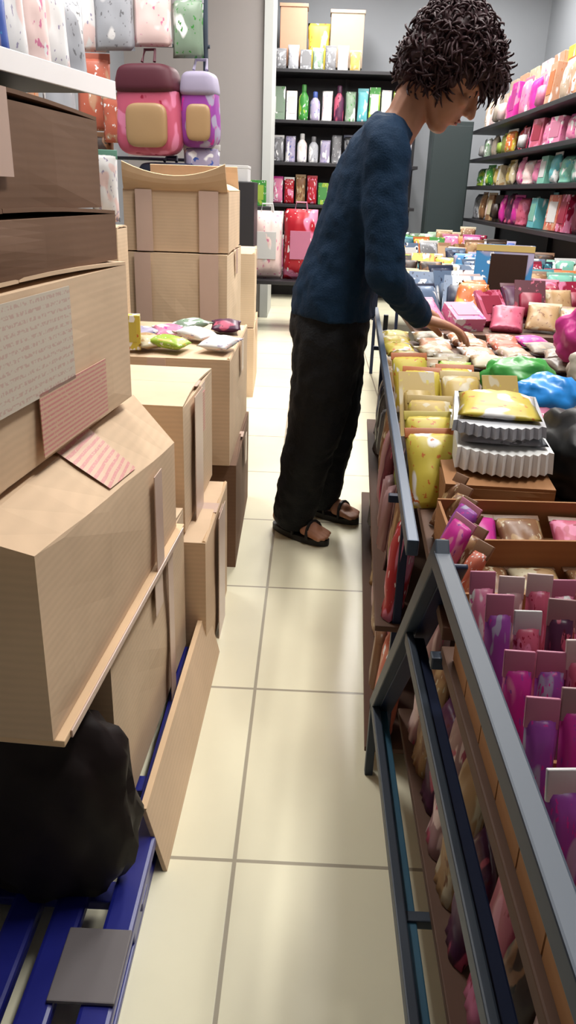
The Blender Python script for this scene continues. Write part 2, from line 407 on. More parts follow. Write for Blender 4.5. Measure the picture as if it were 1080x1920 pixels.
def pillow_bm(w, h, t, z0=0.0, seed=0, nx=10, nz=14, crimp=.05, bottom=0.0):
    bm = bmesh.new(); g = {}
    for s in (-1, 1):
        for i in range(nx + 1):
            for j in range(nz + 1):
                u = 2 * i / nx - 1; v = j / nz
                edge = (i in (0, nx)) or (j in (0, nz))
                if edge and s == 1: g[s, i, j] = g[-1, i, j]; continue
                vv = (v - crimp) / (1 - 2 * crimp)
                prof = 0.0
                if 0 < vv < 1: prof = (1 - abs(u) ** 3) ** .6 * (1 - abs(2 * vv - 1) ** 4) ** .6
                if bottom and 0 <= v < .5: prof = max(prof, (1 - abs(u) ** 3) ** .6 * bottom * (1 - v))
                wr = .10 * noise.noise(Vector((u * 2.2 + seed, v * 4, s * 3.0))) + .06 * math.sin(14 * u + seed) * (abs(2 * v - 1) ** 2)
                pinch = 1 - .05 * (1 - abs(2 * v - 1))
                g[s, i, j] = bm.verts.new((u * w / 2 * pinch, s * t / 2 * prof * (1 + wr * 2), z0 + v * h))
    for s in (-1, 1):
        for i in range(nx):
            for j in range(nz):
                q = [g[s, i, j], g[s, i + 1, j], g[s, i + 1, j + 1], g[s, i, j + 1]]
                q2 = []
                for x in q:
                    if x not in q2: q2.append(x)
                try: bm.faces.new(q2)
                except ValueError: pass
    return bm

def hdr_bm(w, z0, h, t=.004, hole=True):
    bm = bmesh.new(); box(bm, -w / 2, w / 2, -t / 2, t / 2, z0, z0 + h, .0012)
    return bm

def carton_bm(w, h, d):
    bm = bmesh.new(); box(bm, -w / 2, w / 2, -d / 2, d / 2, 0, h, .002); return bm

def bottle_body():
    bm = bmesh.new(); lathe(bm, [(.024, 0), (.030, .004), (.031, .02), (.031, .085), (.028, .10), (.016, .115), (.012, .12)], 18); return bm
def bottle_cap():
    bm = bmesh.new(); lathe(bm, [(.0135, .118), (.0145, .12), (.0145, .145), (.012, .149), (.004, .15)], 14); return bm
def tub_body():
    bm = bmesh.new(); lathe(bm, [(.030, 0), (.035, .003), (.041, .07), (.041, .074)], 20); return bm
def tub_lid():
    bm = bmesh.new(); lathe(bm, [(.0435, .072), (.0445, .074), (.0445, .084), (.041, .088), (.012, .0885)], 20); return bm
def card_bm(w, h, t=.0025): 
    bm = bmesh.new(); box(bm, -w / 2, w / 2, -t / 2, t / 2, 0, h, .001); return bm
def blister_bm(w, h, d, z0):
    bm = bmesh.new()
    vs = box(bm, -w / 2, w / 2, -d - .001, -.001, z0, z0 + h)
    for v in vs:
        if v.co.y < -.002: v.co.x *= .82; v.co.z = z0 + h / 2 + (v.co.z - z0 - h / 2) * .86
    bmesh.ops.bevel(bm, geom=bm.edges[:], offset=.004, segments=2, affect='EDGES')
    return bm

# kind -> list of (part name, mesh, colour role), nominal width, height, depth
KINDS = {
 'packet': dict(word='pillow packet', cat='packet', size=(.11, .15, .035), parts=[('bag', mesh_of('packet_bag', pillow_bm(.11, .15, .035, 0, 1)), 'main'), ('header_card', mesh_of('packet_header', hdr_bm(.112, .138, .020)), 'accent')]),
 'pouch': dict(word='stand-up pouch', cat='pouch', size=(.10, .14, .045), parts=[('bag', mesh_of('pouch_bag', pillow_bm(.10, .14, .045, 0, 7, crimp=.04, bottom=.9)), 'main'), ('zip_strip', mesh_of('pouch_zip', hdr_bm(.094, .121, .006, .006)), 'accent')]),
 'carton': dict(word='small box', cat='box', size=(.10, .13, .05), parts=[('body', mesh_of('small_box_body', carton_bm(.10, .13, .05), False), 'main'), ('front_panel', mesh_of('small_box_panel', (lambda b: (box(b, -.036, .036, -.0266, -.0252, .03, .105, .0005), b)[1])(bmesh.new()), False), 'accent')]),
 'blister': dict(word='blister card', cat='card pack', size=(.10, .15, .03), parts=[('backing_card', mesh_of('blister_card', card_bm(.10, .15), False), 'main'), ('blister', mesh_of('blister_bubble', blister_bm(.075, .085, .024, .018)), 'accent')]),
 'bottle': dict(word='bottle', cat='bottle', size=(.065, .15, .065), parts=[('body', mesh_of('bottle_body', bottle_body()), 'main'), ('cap', mesh_of('bottle_cap', bottle_cap()), 'accent')]),
 'tub': dict(word='lidded tub', cat='tub', size=(.09, .09, .09), parts=[('body', mesh_of('tub_body', tub_body()), 'main'), ('lid', mesh_of('tub_lid', tub_lid()), 'accent')]),
 'slim': dict(word='slim packet', cat='packet', size=(.030, .115, .02), parts=[('bag', mesh_of('slim_bag', pillow_bm(.030, .105, .022, 0, 3, nx=6, nz=12)), 'main'), ('header_card', mesh_of('slim_header', hdr_bm(.031, .094, .026, .004)), 'accent')]),
}
OBJNAME = {'packet': 'pillow_packet', 'pouch': 'standing_pouch', 'carton': 'small_box', 'blister': 'blister_pack', 'bottle': 'bottle', 'tub': 'lidded_tub', 'slim': 'slim_packet'}
def goods(kind, colour, loc, label, group, rz=0.0, rx=0.0, s=(1, 1, 1), acc=None, ry=0.0):
    K = KINDS[kind]
    if not isinstance(s, (tuple, list)): s = (s, s, s)
    r = thing(OBJNAME[kind], label, K['cat'], loc, rz, group, rx, ry)
    r.scale = s
    a = acc or random.choice([colour, colour, ACC[colour][0], ACC[colour][1]])
    for pn, me, role in K['parts']:
        c = bpy.data.objects.new(pn, me); COL.objects.link(c); c.parent = r
        sl = c.material_slots[0]; sl.link = 'OBJECT'
        sl.material = pack_mat(colour, random.randrange(3)) if role == 'main' else flat_mat(a)
    return r

# ------------------------------------------------------------------ market stalls
def stall_top(root, x0, x1, y0, y1, z, m=M_board):
    bm = bmesh.new(); box(bm, x0, x1, y0, y1, z - .018, z, .002); link('board', bm, m, root)

# near stall: steel frame with three rails and a slanting brace
t = thing('display_stall', 'grey-blue steel stall frame with slanted brace, holding pink packets', 'display stall', (0, 0, 0))
def rail(name, a, b, w, h, m=M_rail, up=(0, 0, 1), parent=None):
    bm = bmesh.new(); bar(bm, a, b, w, h, up); return link(name, bm, m, parent or t)
SX = .156
rail('top_rail', (SX, -.5, .70), (SX, .775, .70), .018, .022)
rail('middle_rail', (SX, -.5, .505), (SX, .93, .505), .010, .022)
o = rail('rail_flange', (SX + .013, -.5, .500), (SX + .013, .93, .500), .018, .008, M_navy); o['label'] = 'navy inner flange'
rail('lower_rail', (SX, -.5, .17), (SX, 1.235, .17), .014, .024)
o = rail('rail_flange', (SX + .013, -.5, .160), (SX + .013, 1.22, .160), .020, .008, M_tealsteel); o['label'] = 'teal inner flange'
rail('brace', (SX, .770, .715), (SX, 1.245, .155), .016, .024)
o = rail('brace_flange', (SX + .02, .780, .690), (SX + .02, 1.235, .150), .026, .006, M_navy); o['label'] = 'navy inner flange'
rail('leg', (SX, 1.235, .0), (SX, 1.235, .17), .016, .016, up=(1, 0, 0))
rail('leg', (SX, -.45, .0), (SX, -.45, .71), .018, .018, up=(1, 0, 0))
rail('leg', (.85, -.45, .0), (.85, -.45, .71), .018, .018, up=(1, 0, 0)); rail('leg', (.85, .76, .0), (.85, .76, .71), .018, .018, up=(1, 0, 0))
rail('top_rail', (.85, -.5, .70), (.85, .775, .70), .018, .022)
rail('cross_rail', (SX, .765, .575), (.85, .765, .575), .016, .016); rail('cross_rail', (SX, -.45, .575), (.85, -.45, .575), .016, .016)
rail('cross_rail', (SX, .765, .160), (.85, .765, .160), .016, .016); rail('cross_rail', (SX, -.45, .160), (.85, -.45, .160), .016, .016)
stall_top(t, SX + .012, .85, -.5, .77, .592)
bm = bmesh.new(); box(bm, SX + .04, .85, -.5, 1.2, .172, .186, .002); link('lower_board', bm, M_board, t)

# trays with rows of slim packets on the near stall
def tray(label, x0, x1, y0, y1, z, h=.05, name='display_tray', rz=0.0, m=M_tray, group='brown cardboard display trays'):
    tt = thing(name, label, 'tray', ((x0 + x1) / 2, (y0 + y1) / 2, z), rz, group)
    w, d = x1 - x0, y1 - y0; k = .004
    bm = bmesh.new(); box(bm, -w / 2, w / 2, -d / 2, d / 2, 0, k); link('base', bm, m, tt)
    bm = bmesh.new(); box(bm, -w / 2, w / 2, -d / 2, -d / 2 + k, k, h); link('front_panel', bm, m, tt)
    bm = bmesh.new(); box(bm, -w / 2, w / 2, d / 2 - k, d / 2, k, h * 1.35); link('back_panel', bm, m, tt)
    for sgn in (-1, 1):
        bm = bmesh.new()
        vs = box(bm, -k / 2, k / 2, -d / 2 + k, d / 2 - k, k, h)
        for v in vs:
            v.co.x += sgn * (w / 2 - k / 2)
            if v.co.z > h * .9 and v.co.y > 0: v.co.z = h * 1.3
        link('side_panel', bm, m, tt)
    return tt
rows = [.705, .632, .559, .486, .413, .340]
PK = [['pink', 'dusty pink', 'rose', 'pink', 'rose', 'pink', 'dusty pink', 'rose', 'pink'], ['violet', 'rose', 'plum', 'pink', 'rose', 'pink', 'rose', 'pink', 'rose'],
      ['magenta', 'violet', 'rose', 'magenta', 'rose', 'crimson', 'rose', 'pink', 'rose'], ['violet', 'magenta', 'rose', 'magenta', 'olive', 'rose', 'magenta', 'rose', 'rose'],
      ['violet', 'magenta', 'magenta', 'violet', 'rose', 'magenta', 'magenta', 'rose', 'pink'], ['magenta', 'coral', 'magenta', 'crimson', 'magenta', 'rose', 'magenta', 'magenta', 'rose']]
PLACE = ['farthest from the camera', 'second farthest', 'third farthest', 'fourth farthest', 'second nearest', 'nearest the camera']
for ri, y in enumerate(rows):
    tray(f'brown tray of upright pink packets on the near stall, {PLACE[ri]}', .176, .44, y - .035, y + .035, .594, h=.035)
    for k in range(9):
        c = PK[ri][k]
        goods('slim', c, (.193 + k * .0282, y - .010, .600), f'{c} slim packet, {ORD[k]} from the aisle, pink tray {PLACE[ri]}',
              'slim packets standing in the pink trays', rx=R(-16), rz=R(random.uniform(-5, 5)), s=(.86, 1.0, random.uniform(.92, 1.06)), acc=random.choice(['pale pink', 'pink', 'dusty pink', 'white']))

# sacks on the lower board of the near stall
LOW = ['dusty pink', 'brown', 'plum', 'dusty pink', 'tan', 'plum', 'rose', 'dark brown', 'dusty pink', 'brown', 'violet', 'dusty pink']
for k in range(12):
    c = LOW[k]
    goods('pouch', c, (.226 + random.uniform(-.004, .008), 1.13 - k * .084, .187), f'{c} pouch on the near stall lower board, {ORD[k]} from its slanted brace',
          'pouches on the lower board of the near stall', rz=R(-90 + random.uniform(-8, 8)), rx=R(-5), s=(.80, .8, (1.9, 1.5, 1.25, 1.8, 1.6, 1.2, 1.9, 1.4, 1.7, 1.3, 1.2, 1.8)[k]), acc='brown')

# second stall, slightly turned, with goods heaped on top and under it
ang2 = -math.atan2(.055, 1.06)
t2 = thing('display_stall', 'long stall with thin blue rail heaped with yellow packets, beside the person', 'display stall', (.128, .80, 0), ang2)
t = t2
rail('top_rail', (0, 0, .700), (0, 1.95, .700), .014, .020, mat('slate_steel', (58, 72, 92), rough=.4, metal=.25))
rail('top_rail', (.9, 0, .700), (.9, 1.95, .700), .014, .020)
for yy in (.04, 1.92):
    rail('leg', (.035, max(yy, .48), 0), (.035, max(yy, .48), .69), .016, .016, up=(1, 0, 0), m=M_navy); rail('leg', (.9, yy, 0), (.9, yy, .69), .016, .016, up=(1, 0, 0), m=M_navy)
    rail('cross_rail', (0, max(yy, .48), .575), (.9, max(yy, .48), .575), .014, .014, m=M_navy)
stall_top(t, .045, .9, .0, 1.95, .600, M_board)
for zz in (.045, .325):
    bm = bmesh.new(); box(bm, -.005, .88, .46, 1.90, zz - .012, zz, .002); link('lower_board', bm, M_board, t)
MT2 = Matrix.Translation((.128, .80, 0)) @ Matrix.Rotation(ang2, 4, 'Z')
def w2(x, y, z): return tuple(MT2 @ Vector((x, y, z)))
UND = [['coral', 'rose', 'dusty pink', 'brown', 'dusty pink', 'plum', 'tan', 'grey', 'navy', 'plum', 'black', 'navy'],
       ['red', 'brown', 'dusty pink', 'olive', 'maroon', 'dusty pink', 'brown', 'tan', 'maroon', 'grey', 'black', 'navy']]
for lv, zz in enumerate((.046, .326)):
    for k in range(12):
        c = UND[lv][k]; kd = random.choice(['packet', 'pouch', 'packet', 'blister'])
        goods(kd, c, w2(.030 + random.uniform(-.008, .010), .52 + k * .112, zz), f'{c} {KINDS[kd]["word"]}, {ORD[k]} from the brace, {("bottom", "upper")[lv]} board under the yellow stall',
              'goods on the boards under the yellow stall', rz=R(-90 + random.uniform(-12, 12)) + ang2, rx=R(-4), s=(.98, 1.0, random.uniform(1.45, 1.65)), acc=random.choice(['brown', 'dusty pink', 'grey']))

# far stalls
t = thing('display_stall', 'stall in the middle distance heaped with mixed bright packs', 'display stall', (0, 0, 0))
stall_top(t, .38, 1.42, 2.80, 5.0, .62)
for xx in (.41, 1.39):
    for yy in (2.83, 4.97): rail('leg', (xx, yy, 0), (xx, yy, .605), .02, .02, up=(1, 0, 0), m=M_navy)
t = thing('display_stall', 'farthest stall of mixed packs, before the back shelving', 'display stall', (0, 0, 0))
stall_top(t, .55, 1.42, 5.25, 7.3, .62)
for xx in (.58, 1.39):
    for yy in (5.28, 7.27): rail('leg', (xx, yy, 0), (xx, yy, .605), .02, .02, up=(1, 0, 0), m=M_navy)

SEEDS = [(.7, 3.0, 'rose'), (.9, 3.0, 'tan'), (.55, 3.15, 'steel blue'), (.85, 3.7, 'navy'), (1.1, 4.0, 'teal'), (.6, 4.0, 'dark brown'), (0.98, 7.07, 'sage green'), (.8, 6.2, 'green'), (0.76, 5.17, 'peach'), (0.62, 4.35, 'bright yellow'), (0.95, 5.75, 'brown'), (0.56, 3.54, 'cream'), (0.59, 3.35, 'steel blue'), (.7, 4.8, 'orange'),
 (1.29, 7.27, 'brown'), (1.12, 6.8, 'crimson'), (1.00, 4.87, 'sky blue'), (1.2, 6.3, 'pink'), (1.14, 4.93, 'dark brown'), (1.45, 5.50, 'blue'), (1.3, 4.5, 'mint'), (1.35, 3.9, 'beige'), (0.74, 3.21, 'pale pink'), (0.57, 2.84, 'pink'),
 (0.95, 3.46, 'beige'), (0.99, 3.29, 'rose'), (1.15, 3.6, 'mint'), (1.15, 3.1, 'crimson'), (0.76, 2.63, 'magenta'), (0.78, 2.42, 'grey beige'), (0.66, 2.61, 'coral'), (0.56, 2.47, 'peach'), (0.62, 2.28, 'beige'), (0.28, 2.30, 'bright yellow'),
 (0.23, 2.39, 'steel blue'), (0.27, 1.96, 'tan'), (0.30, 1.66, 'bright yellow'), (0.36, 1.75, 'lime green'), (0.25, 1.50, 'straw yellow'), (0.21, 1.30, 'straw yellow'), (0.25, 1.27, 'bright yellow'), (0.49, 2.25, 'cream'), (.4, 2.05, 'tan'),
 (.34, 1.55, 'straw yellow'), (.45, 1.9, 'beige'), (.8, 3.9, 'steel blue'), (1.0, 4.2, 'lavender'), (.75, 4.0, 'tan'), (.9, 4.5, 'sky blue')]
def seed_colour(x, y):
    best = sorted(SEEDS, key=lambda s: ((s[0] - x) ** 2 * 6 + (s[1] - y) ** 2) * random.uniform(.5, 1.6))
    c = best[0][2]
    if y > 2.75 and random.random() < .30: c = random.choice(['dark brown', 'maroon', 'steel blue', 'grey', 'teal', 'brown', 'plum', 'olive', 'navy', 'orange', 'crimson'])
    return c

# yellow zone: rows filed across the second stall, leaning back
def heap(rows, label_fmt, group, zt, kinds, hx=None):
    for ri, (y, x0, n, step, lean) in enumerate(rows):
        for k in range(n):
            x = x0 + k * step + random.uniform(-.008, .008)
            yy = y + random.uniform(-.012, .012)
            c = seed_colour(x, yy); kd = random.choice(kinds)
            s = step / (KINDS[kd]['size'][0] * 1.06)
            goods(kd, c, (x, yy, zt + random.uniform(0.002, .02)), label_fmt.format(c=c, w=KINDS[kd]['word'], o=ORD[k], r=ORD[ri]), group,
                  rz=R(random.uniform(-28, 28)), rx=R(lean + random.uniform(-14, 10)), s=(s, min(s, 1.1), min(s, 1.15) * random.uniform(.85, 1.1)))
def occupied(x, y):
    return (.235 < x < .72 and 1.0 < y < 1.56) or (.42 < x and 1.49 < y < 2.12)
rowsY = [1.17, 1.27, 1.37, 1.47, 1.57, 1.67, 1.77, 1.87, 1.97, 2.08]
PLC = ['first', 'second', 'third', 'fourth', 'fifth', 'sixth', 'seventh', 'eighth', 'ninth', 'tenth', 'eleventh', 'twelfth', 'thirteenth', 'fourteenth', 'fifteenth', 'sixteenth']
for ri, y in enumerate(rowsY):
    x0 = .128 + (y - .8) * .052 + .075
    k = 0
    while x0 + k * .088 < .86:
        x = x0 + k * .088
        if not occupied(x, y):
            c = seed_colour(x, y); kd = random.choice(['packet', 'packet', 'pouch', 'packet', 'blister'])
            goods(kd, c, (x + random.uniform(-.004, .004), y, .602), f'{c} {KINDS[kd]["word"]}, {ORD[k]} from the rail, {PLC[ri]} row of the yellow stall',
                  'packs heaped on the yellow stall', rz=R(random.uniform(-10, 10)), rx=R((-38 if y < 1.8 else -64) + random.uniform(-6, 6)), s=(.78, .8, random.uniform(.88, 1.05) if y < 1.8 else .75))
        k += 1
# flat packs where the hand reaches
for ri, y in enumerate([2.24, 2.37, 2.50, 2.63]):
    k = 0
    while .29 + k * .12 < .95:
        x = .29 + k * .12
        c = seed_colour(x, y); kd = random.choice(['packet', 'packet', 'pouch'])
        goods(kd, c, (x, y, .618), f'{c} {KINDS[kd]["word"]} lying flat, {ORD[k]} from the rail, {("nearest", "second", "third", "farthest")[ri]} row by the hand',
              'flat packs by the reaching hand', rz=R(random.uniform(-14, 14)), rx=R(-84), s=(.98, .85, .72))
        k += 1

mid = [(2.86, .46, 8, .125, -60), (3.02, .46, 8, .125, -40), (3.17, .46, 8, .125, -40), (3.32, .46, 8, .125, -38), (3.48, .46, 8, .125, -36), (3.65, .46, 8, .125, -35), (3.83, .46, 8, .125, -34),
       (4.02, .46, 8, .125, -30), (4.22, .46, 8, .125, -30), (4.45, .46, 8, .125, -28), (4.70, .46, 8, .125, -25)]
heap(mid, '{c} {w}, {o} from the aisle, {r} row of the middle-distance stall', 'packs heaped on the middle-distance stall', .622, ['packet', 'packet', 'pouch', 'carton', 'blister'])
far = [(5.35, .64, 6, .14, -20), (5.75, .64, 6, .14, -20), (6.2, .64, 6, .14, -15), (6.7, .64, 6, .14, -15), (7.15, .64, 6, .14, -10)]
heap(far, '{c} {w}, {o} from the aisle, {r} row of the farthest stall', 'packs heaped on the farthest stall', .622, ['packet', 'packet', 'pouch', 'carton'])

# brown trays at the near end of the second stall
def open_tray(label, x, y, w, d, h, rz):
    return tray(label, x - w / 2, x + w / 2, y - d / 2, y + d / 2, .602, h, rz=rz, m=M_tray)
open_tray('low brown cardboard tray closest to the pink packets', .375, .868, .38, .12, .045, R(4))
open_tray('low brown cardboard tray second from the pink packets', .390, 1.005, .38, .12, .045, R(2))
for k, c in enumerate(['brown', 'tan', 'brown', 'tan', 'brown']):
    goods('packet', c, (.235 + k * .072, .838, .610), f'{c} packet lying in the tray closest to the pink packets, {ORD[k]} from the rail', 'packets in the first low tray', rx=R(-80), rz=R(random.uniform(-5, 5)), s=(.60, .6, .55), acc='brown')
for k, c in enumerate(['magenta', 'brown', 'rose', 'crimson', 'brown']):
    goods('packet', c, (.245 + k * .072, .972, .608), f'{c} packet lying in the tray second from the pink packets, {ORD[k]} from the rail', 'packets in the second low tray', rx=R(-66), rz=R(random.uniform(-5, 5)), s=(.60, .6, .55), acc='brown')
for k, c in enumerate(['magenta', 'violet']):
    goods('packet', c, (.172 + .018 * k, .90 + .055 * k, .603), f'{c} packet leaning at the tray corner, {("nearer the camera", "second from the camera")[k]}', 'packets at the tray corner', rx=R(-25), rz=R(-70), s=(.45, .5, .62), acc='pink')

for k, c in enumerate(['coral', 'brown', 'olive', 'tan', 'brown', 'brown']):
    goods('slim', c, (.190 + .003 * k, .845 + .05 * k, .602), f'{c} slim packet leaning by the rail, {ORD[k]} from the brace', 'slim packets along the rail', rx=R(-30), rz=R(-60), s=(.9, .9, .75), acc='brown')
# stack of pleated yellow packs
M_foil = mat('white_foil', (238, 238, 236), rough=.25, var=.03)
def pleated_pack(label, x, y, z, w, d, h, colour, edge, rz):
    tt = thing('pleated_pack', label, 'pack', (x, y, z), rz, 'pleated packs stacked on the yellow stall')
    bm = bmesh.new(); n = 22
    vs_t, vs_b = [], []
    pts = []
    for i in range(n + 1):
        u = i / n - .5
        pts.append((u * w, -d / 2 + (.010 if i % 2 else 0) - .03 * (1 - (2 * u) ** 2)))
    back = [(w / 2, d / 2), (-w / 2, d / 2)]
    allp = pts + back
    b0 = [bm.verts.new((px, py, 0)) for px, py in allp]; b1 = [bm.verts.new((px * .98, py + (.006 if i <= n else 0), h)) for i, (px, py) in enumerate(allp)]
    N = len(allp)
    for i in range(N): bm.faces.new((b0[i], b0[(i + 1) % N], b1[(i + 1) % N], b1[i]))
    bm.faces.new(b0); bm.faces.new(b1)
    link('pleated_tray', bm, M_foil if edge == 'white' else flat_mat(edge, .25), tt)
    p = link('film_lid', pillow_bm(w * .9, d * .8, .03, 0, 5), pack_mat(colour, 0), tt, smooth=True)
    p.rotation_euler = (R(-90), 0, 0); p.location = (0, -d * .42, h + .006)
    p.scale = (1, 1, 1)
    return tt
carton('flat brown carton under the pleated yellow packs', .235, .400, 1.10, 1.44, .602, .668, R(-3), M_tray, group=None, tape='')
pleated_pack('white pleated-edge pack under the yellow pleated pack', .325, 1.27, .677, .150, .24, .032, 'silver', 'white', R(-6))
pleated_pack('yellow pack with silver pleated edge, on the white pleated pack', .322, 1.28, .728, .145, .21, .016, 'bright yellow', 'silver', R(-10))

# crumpled bags by the frame's edge
def sack(name, label, x, y, z, rx_, ry_, h, m, cat='bag', seed=0, knot=True, group=None):
    tt = thing(name, label, cat, (x, y, z), 0, group)
    bm = bmesh.new(); bmesh.ops.create_icosphere(bm, subdivisions=4, radius=1)
    for v in bm.verts:
        n = noise.noise(v.co * 2.2 + Vector((seed, 0, 0))) * .22 + noise.noise(v.co * 5 + Vector((0, seed, 0))) * .10
        ax, ay = v.co.x, v.co.y
        v.co *= 1 + n
        v.co = Vector((v.co.x * rx_, v.co.y * ry_, max(0.0, (v.co.z + .72) * h / 1.75)))
    link('bag', bm, m, tt, smooth=True)
    if knot:
        bm = bmesh.new()
        tube(bm, [(0, 0, h * .92), (.005, .004, h * 1.05), (.02, .01, h * 1.18)], [.018, .010, .022], 10); link('knot', bm, m, tt, smooth=True)
    return tt
M_hollow_dark = mat('hollow_dark', (10, 9, 11), spec=.3, rough=.45, var=.1)
sack('plastic_bag', 'added black lump for the dark hollow beside the pleated yellow packs', .480, 1.29, .603, .066, .16, .14, M_hollow_dark, seed=4)  # added lump, its black stands in for a dark hollow between the goods
sack('plastic_bag', 'bright blue plastic bag beside the green bag on the yellow stall', .545, 1.73, .603, .085, .07, .11, mat('blue_film', (40, 138, 222), rough=.3), seed=9, knot=False)
sack('plastic_bag', 'green plastic bag behind the blue bag on the yellow stall', .53, 1.93, .603, .095, .07, .11, mat('green_film', (66, 150, 66), rough=.35), seed=14, knot=False)
goods('packet', 'red', (.525, 1.625, .603), 'red packet tucked in front of the blue bag', 'packs heaped on the yellow stall', rx=R(-50), rz=R(8), s=(.9, .8, .6))
sack('plastic_bag', 'magenta bag behind the green bag near the stall end', .80, 2.28, .64, .085, .08, .16, mat('magenta_film', (198, 58, 138), rough=.35), seed=21)
sack('plastic_bag', 'grey-beige bag lying beyond the black lump', .78, 2.02, .603, .10, .10, .13, mat('greige_film', (176, 164, 150), rough=.4), seed=25)

# big picture box with dark window in the middle of the stall
tt = thing('gift_box', 'blue and pink box with a dark window standing among the packs', 'box', (.80, 3.40, .66), R(-14), None, R(-14))
tt.scale = (.62, .9, .64)
bm = bmesh.new(); box(bm, -.19, .19, -.05, .05, 0, .36, .004); link('body', bm, pack_mat('sky blue', 2), tt)
bm = bmesh.new(); box(bm, -.09, .15, -.0535, -.0505, .06, .30, .001); o = link('window', bm, flat_mat('dark brown', .2), tt); o['label'] = 'dark window'
bm = bmesh.new(); box(bm, -.19, .19, -.052, -.0505, .315, .355, .0005); link('top_band', bm, flat_mat('straw yellow'), tt)

sack('shade_lump', 'added dark lump for the shade under the wide carton on the pallet', -.355, .885, .078, .135, .075, .35, mat('gap_shade_brown', (26, 17, 17), rough=.6, spec=.25), seed=40, knot=False)  # added dark lump, fills the gap with the shade below the wide carton
# ------------------------------------------------------------------ shelving
def shelving(label, x0, x1, y0, y1, tiers, top, m, back, name='shelving_unit', z_up=None):
    tt = thing(name, label, 'shelving', (0, 0, 0))
    for z in tiers:
        bm = bmesh.new(); box(bm, x0, x1, y0, y1, z - .03, z, .003)
        link('shelf_board', bm, m, tt)
    if back == 'x': bm = bmesh.new(); box(bm, x1 - .015, x1, y0, y1, 0.0, top); link('back_panel', bm, m, tt)
    elif back == 'y': bm = bmesh.new(); box(bm, x0, x1, y1 - .015, y1, 0, top); link('back_panel', bm, m, tt)
    elif back == '-x': bm = bmesh.new(); box(bm, x0, x0 + .015, y0, y1, 0, top); link('back_panel', bm, m, tt)
    if back in ('x', '-x'):
        xp = x1 - .03 if back == 'x' else x0 + .03
        for yy in (y0 + .02, (y0 + y1) / 2, y1 - .02):
            bm = bmesh.new(); box(bm, xp - .02, xp + .02, yy - .015, yy + .015, 0, top); link('upright', bm, m, tt)
    else:
        for xx in (x0 + .02, (x0 + x1) / 2, x1 - .02):
            bm = bmesh.new(); box(bm, xx - .015, xx + .015, y1 - .05, y1 - .015, 0, top); link('upright', bm, m, tt)
    return tt
# side shelving beyond the stalls
STZ = [.30, .60, .88, 1.17, 1.41, 1.66]
shelving('black shelving along the side wall full of pink and mint packs', 1.5, 1.88, 4.55, 8.35, STZ, 1.95, M_blackmetal, 'x')
SIDE = {3: (['grey', 'brown', 'beige', 'brown', 'dark brown', 'magenta', 'plum', 'magenta', 'rose', 'mint', 'aqua', 'mint', 'coral', 'crimson', 'maroon', 'rose'], 'fourth'),
        4: (['green', 'sage green', 'green', 'straw yellow', 'cream', 'straw yellow', 'cream', 'pink', 'pale pink', 'pink', 'mint', 'aqua', 'mint', 'mint', 'pink', 'teal'], 'third'),
        5: (['grey', 'sage green', 'grey beige', 'lime green', 'olive', 'orange', 'red', 'crimson', 'magenta', 'rose', 'pink', 'pink', 'pink', 'pale pink', 'pink', 'rose'], 'second'),
        6: (['beige', 'pale pink', 'grey beige', 'beige', 'magenta', 'magenta', 'pink', 'magenta', 'pink', 'beige', 'peach', 'beige', 'peach', 'peach', 'bright yellow', 'peach'], 'top')}
# the listed rows stand on boards 2..5; index k counts from the far end
for key, (cols, word) in SIDE.items():
    z = STZ[key - 1]
    hmax = {3: .24, 4: .19, 5: .19, 6: .27}[key]
    for k, c in enumerate(cols):
        kd = random.choice(['packet', 'carton', 'packet', 'pouch', 'blister'])
        y = 8.15 - k * .222
        hs = hmax / KINDS[kd]['size'][1] * random.uniform(.82, 1.0)
        goods(kd, c, (1.60 + random.uniform(-.02, .02), y, z + .001), f'{c} {KINDS[kd]["word"]}, {ORD[k]} from the far end, {word} shelf of the side shelving',
              f'packs on the {word} shelf of the side shelving', rz=R(-90 + random.uniform(-10, 10)), rx=R(-5), s=(1.85, 1.8, hs))
# second tier of packs stacked at the back of the top shelf
for k, c in enumerate(['beige', 'peach', 'cream', 'pale pink', 'peach', 'bright yellow', 'peach', 'beige', 'peach', 'bright yellow']):
    goods('carton', c, (1.78, 7.95 - k * .35, 1.661), f'{c} tall box at the back of the side shelving, {ORD[k]} from far end', 'tall boxes on the top side shelf', rz=R(-90), s=(2.6, 1.4, 3.0 + .03 * k))
# dark green end panel
bm = bmesh.new(); box(bm, 1.08, 1.45, 8.05, 8.30, 0, 1.72, .006)
tt = thing('tall_cabinet', 'dark green-black tall cabinet at the end of the side shelving', 'cabinet', (0, 0, 0)); link('body', bm, M_greenp, tt)
bm = bmesh.new(); box(bm, 1.09, 1.44, 8.04, 8.05, .05, 1.68, .002); link('door', bm, M_greenp, tt)

# back shelving
BTZ = [.28, .95, 1.34, 1.72, 2.16]
shelving('tall black shelving against the far grey wall with mixed goods', -.46, 1.02, 8.5, 8.95, BTZ, 2.2, M_blackmetal, 'y')
BACK = {0: (['pink', 'red', 'rose', 'brown', 'red', 'olive', 'blue', 'black'], 'lowest', 3.2, 2.0),
        1: (['pink', 'red', 'brown', 'red', 'green', 'olive', 'straw yellow', 'green', 'black', 'lavender', 'lavender', 'grey'], 'fourth', 1.9, 1.1),
        2: (['grey', 'lavender', 'white', 'silver', 'lavender', 'grey', 'black', 'white', 'grey', 'lavender', 'white', 'lavender'], 'third', 1.9, 1.1),
        3: (['sage green', 'white', 'green', 'lavender', 'white', 'plum', 'sage green', 'aqua', 'green', 'white', 'lime green', 'white'], 'second', 2.3, 1.1),
        4: (['grey', 'silver', 'grey', 'sage green', 'grey', 'white', 'straw yellow'], 'top', 1.5, 1.3)}
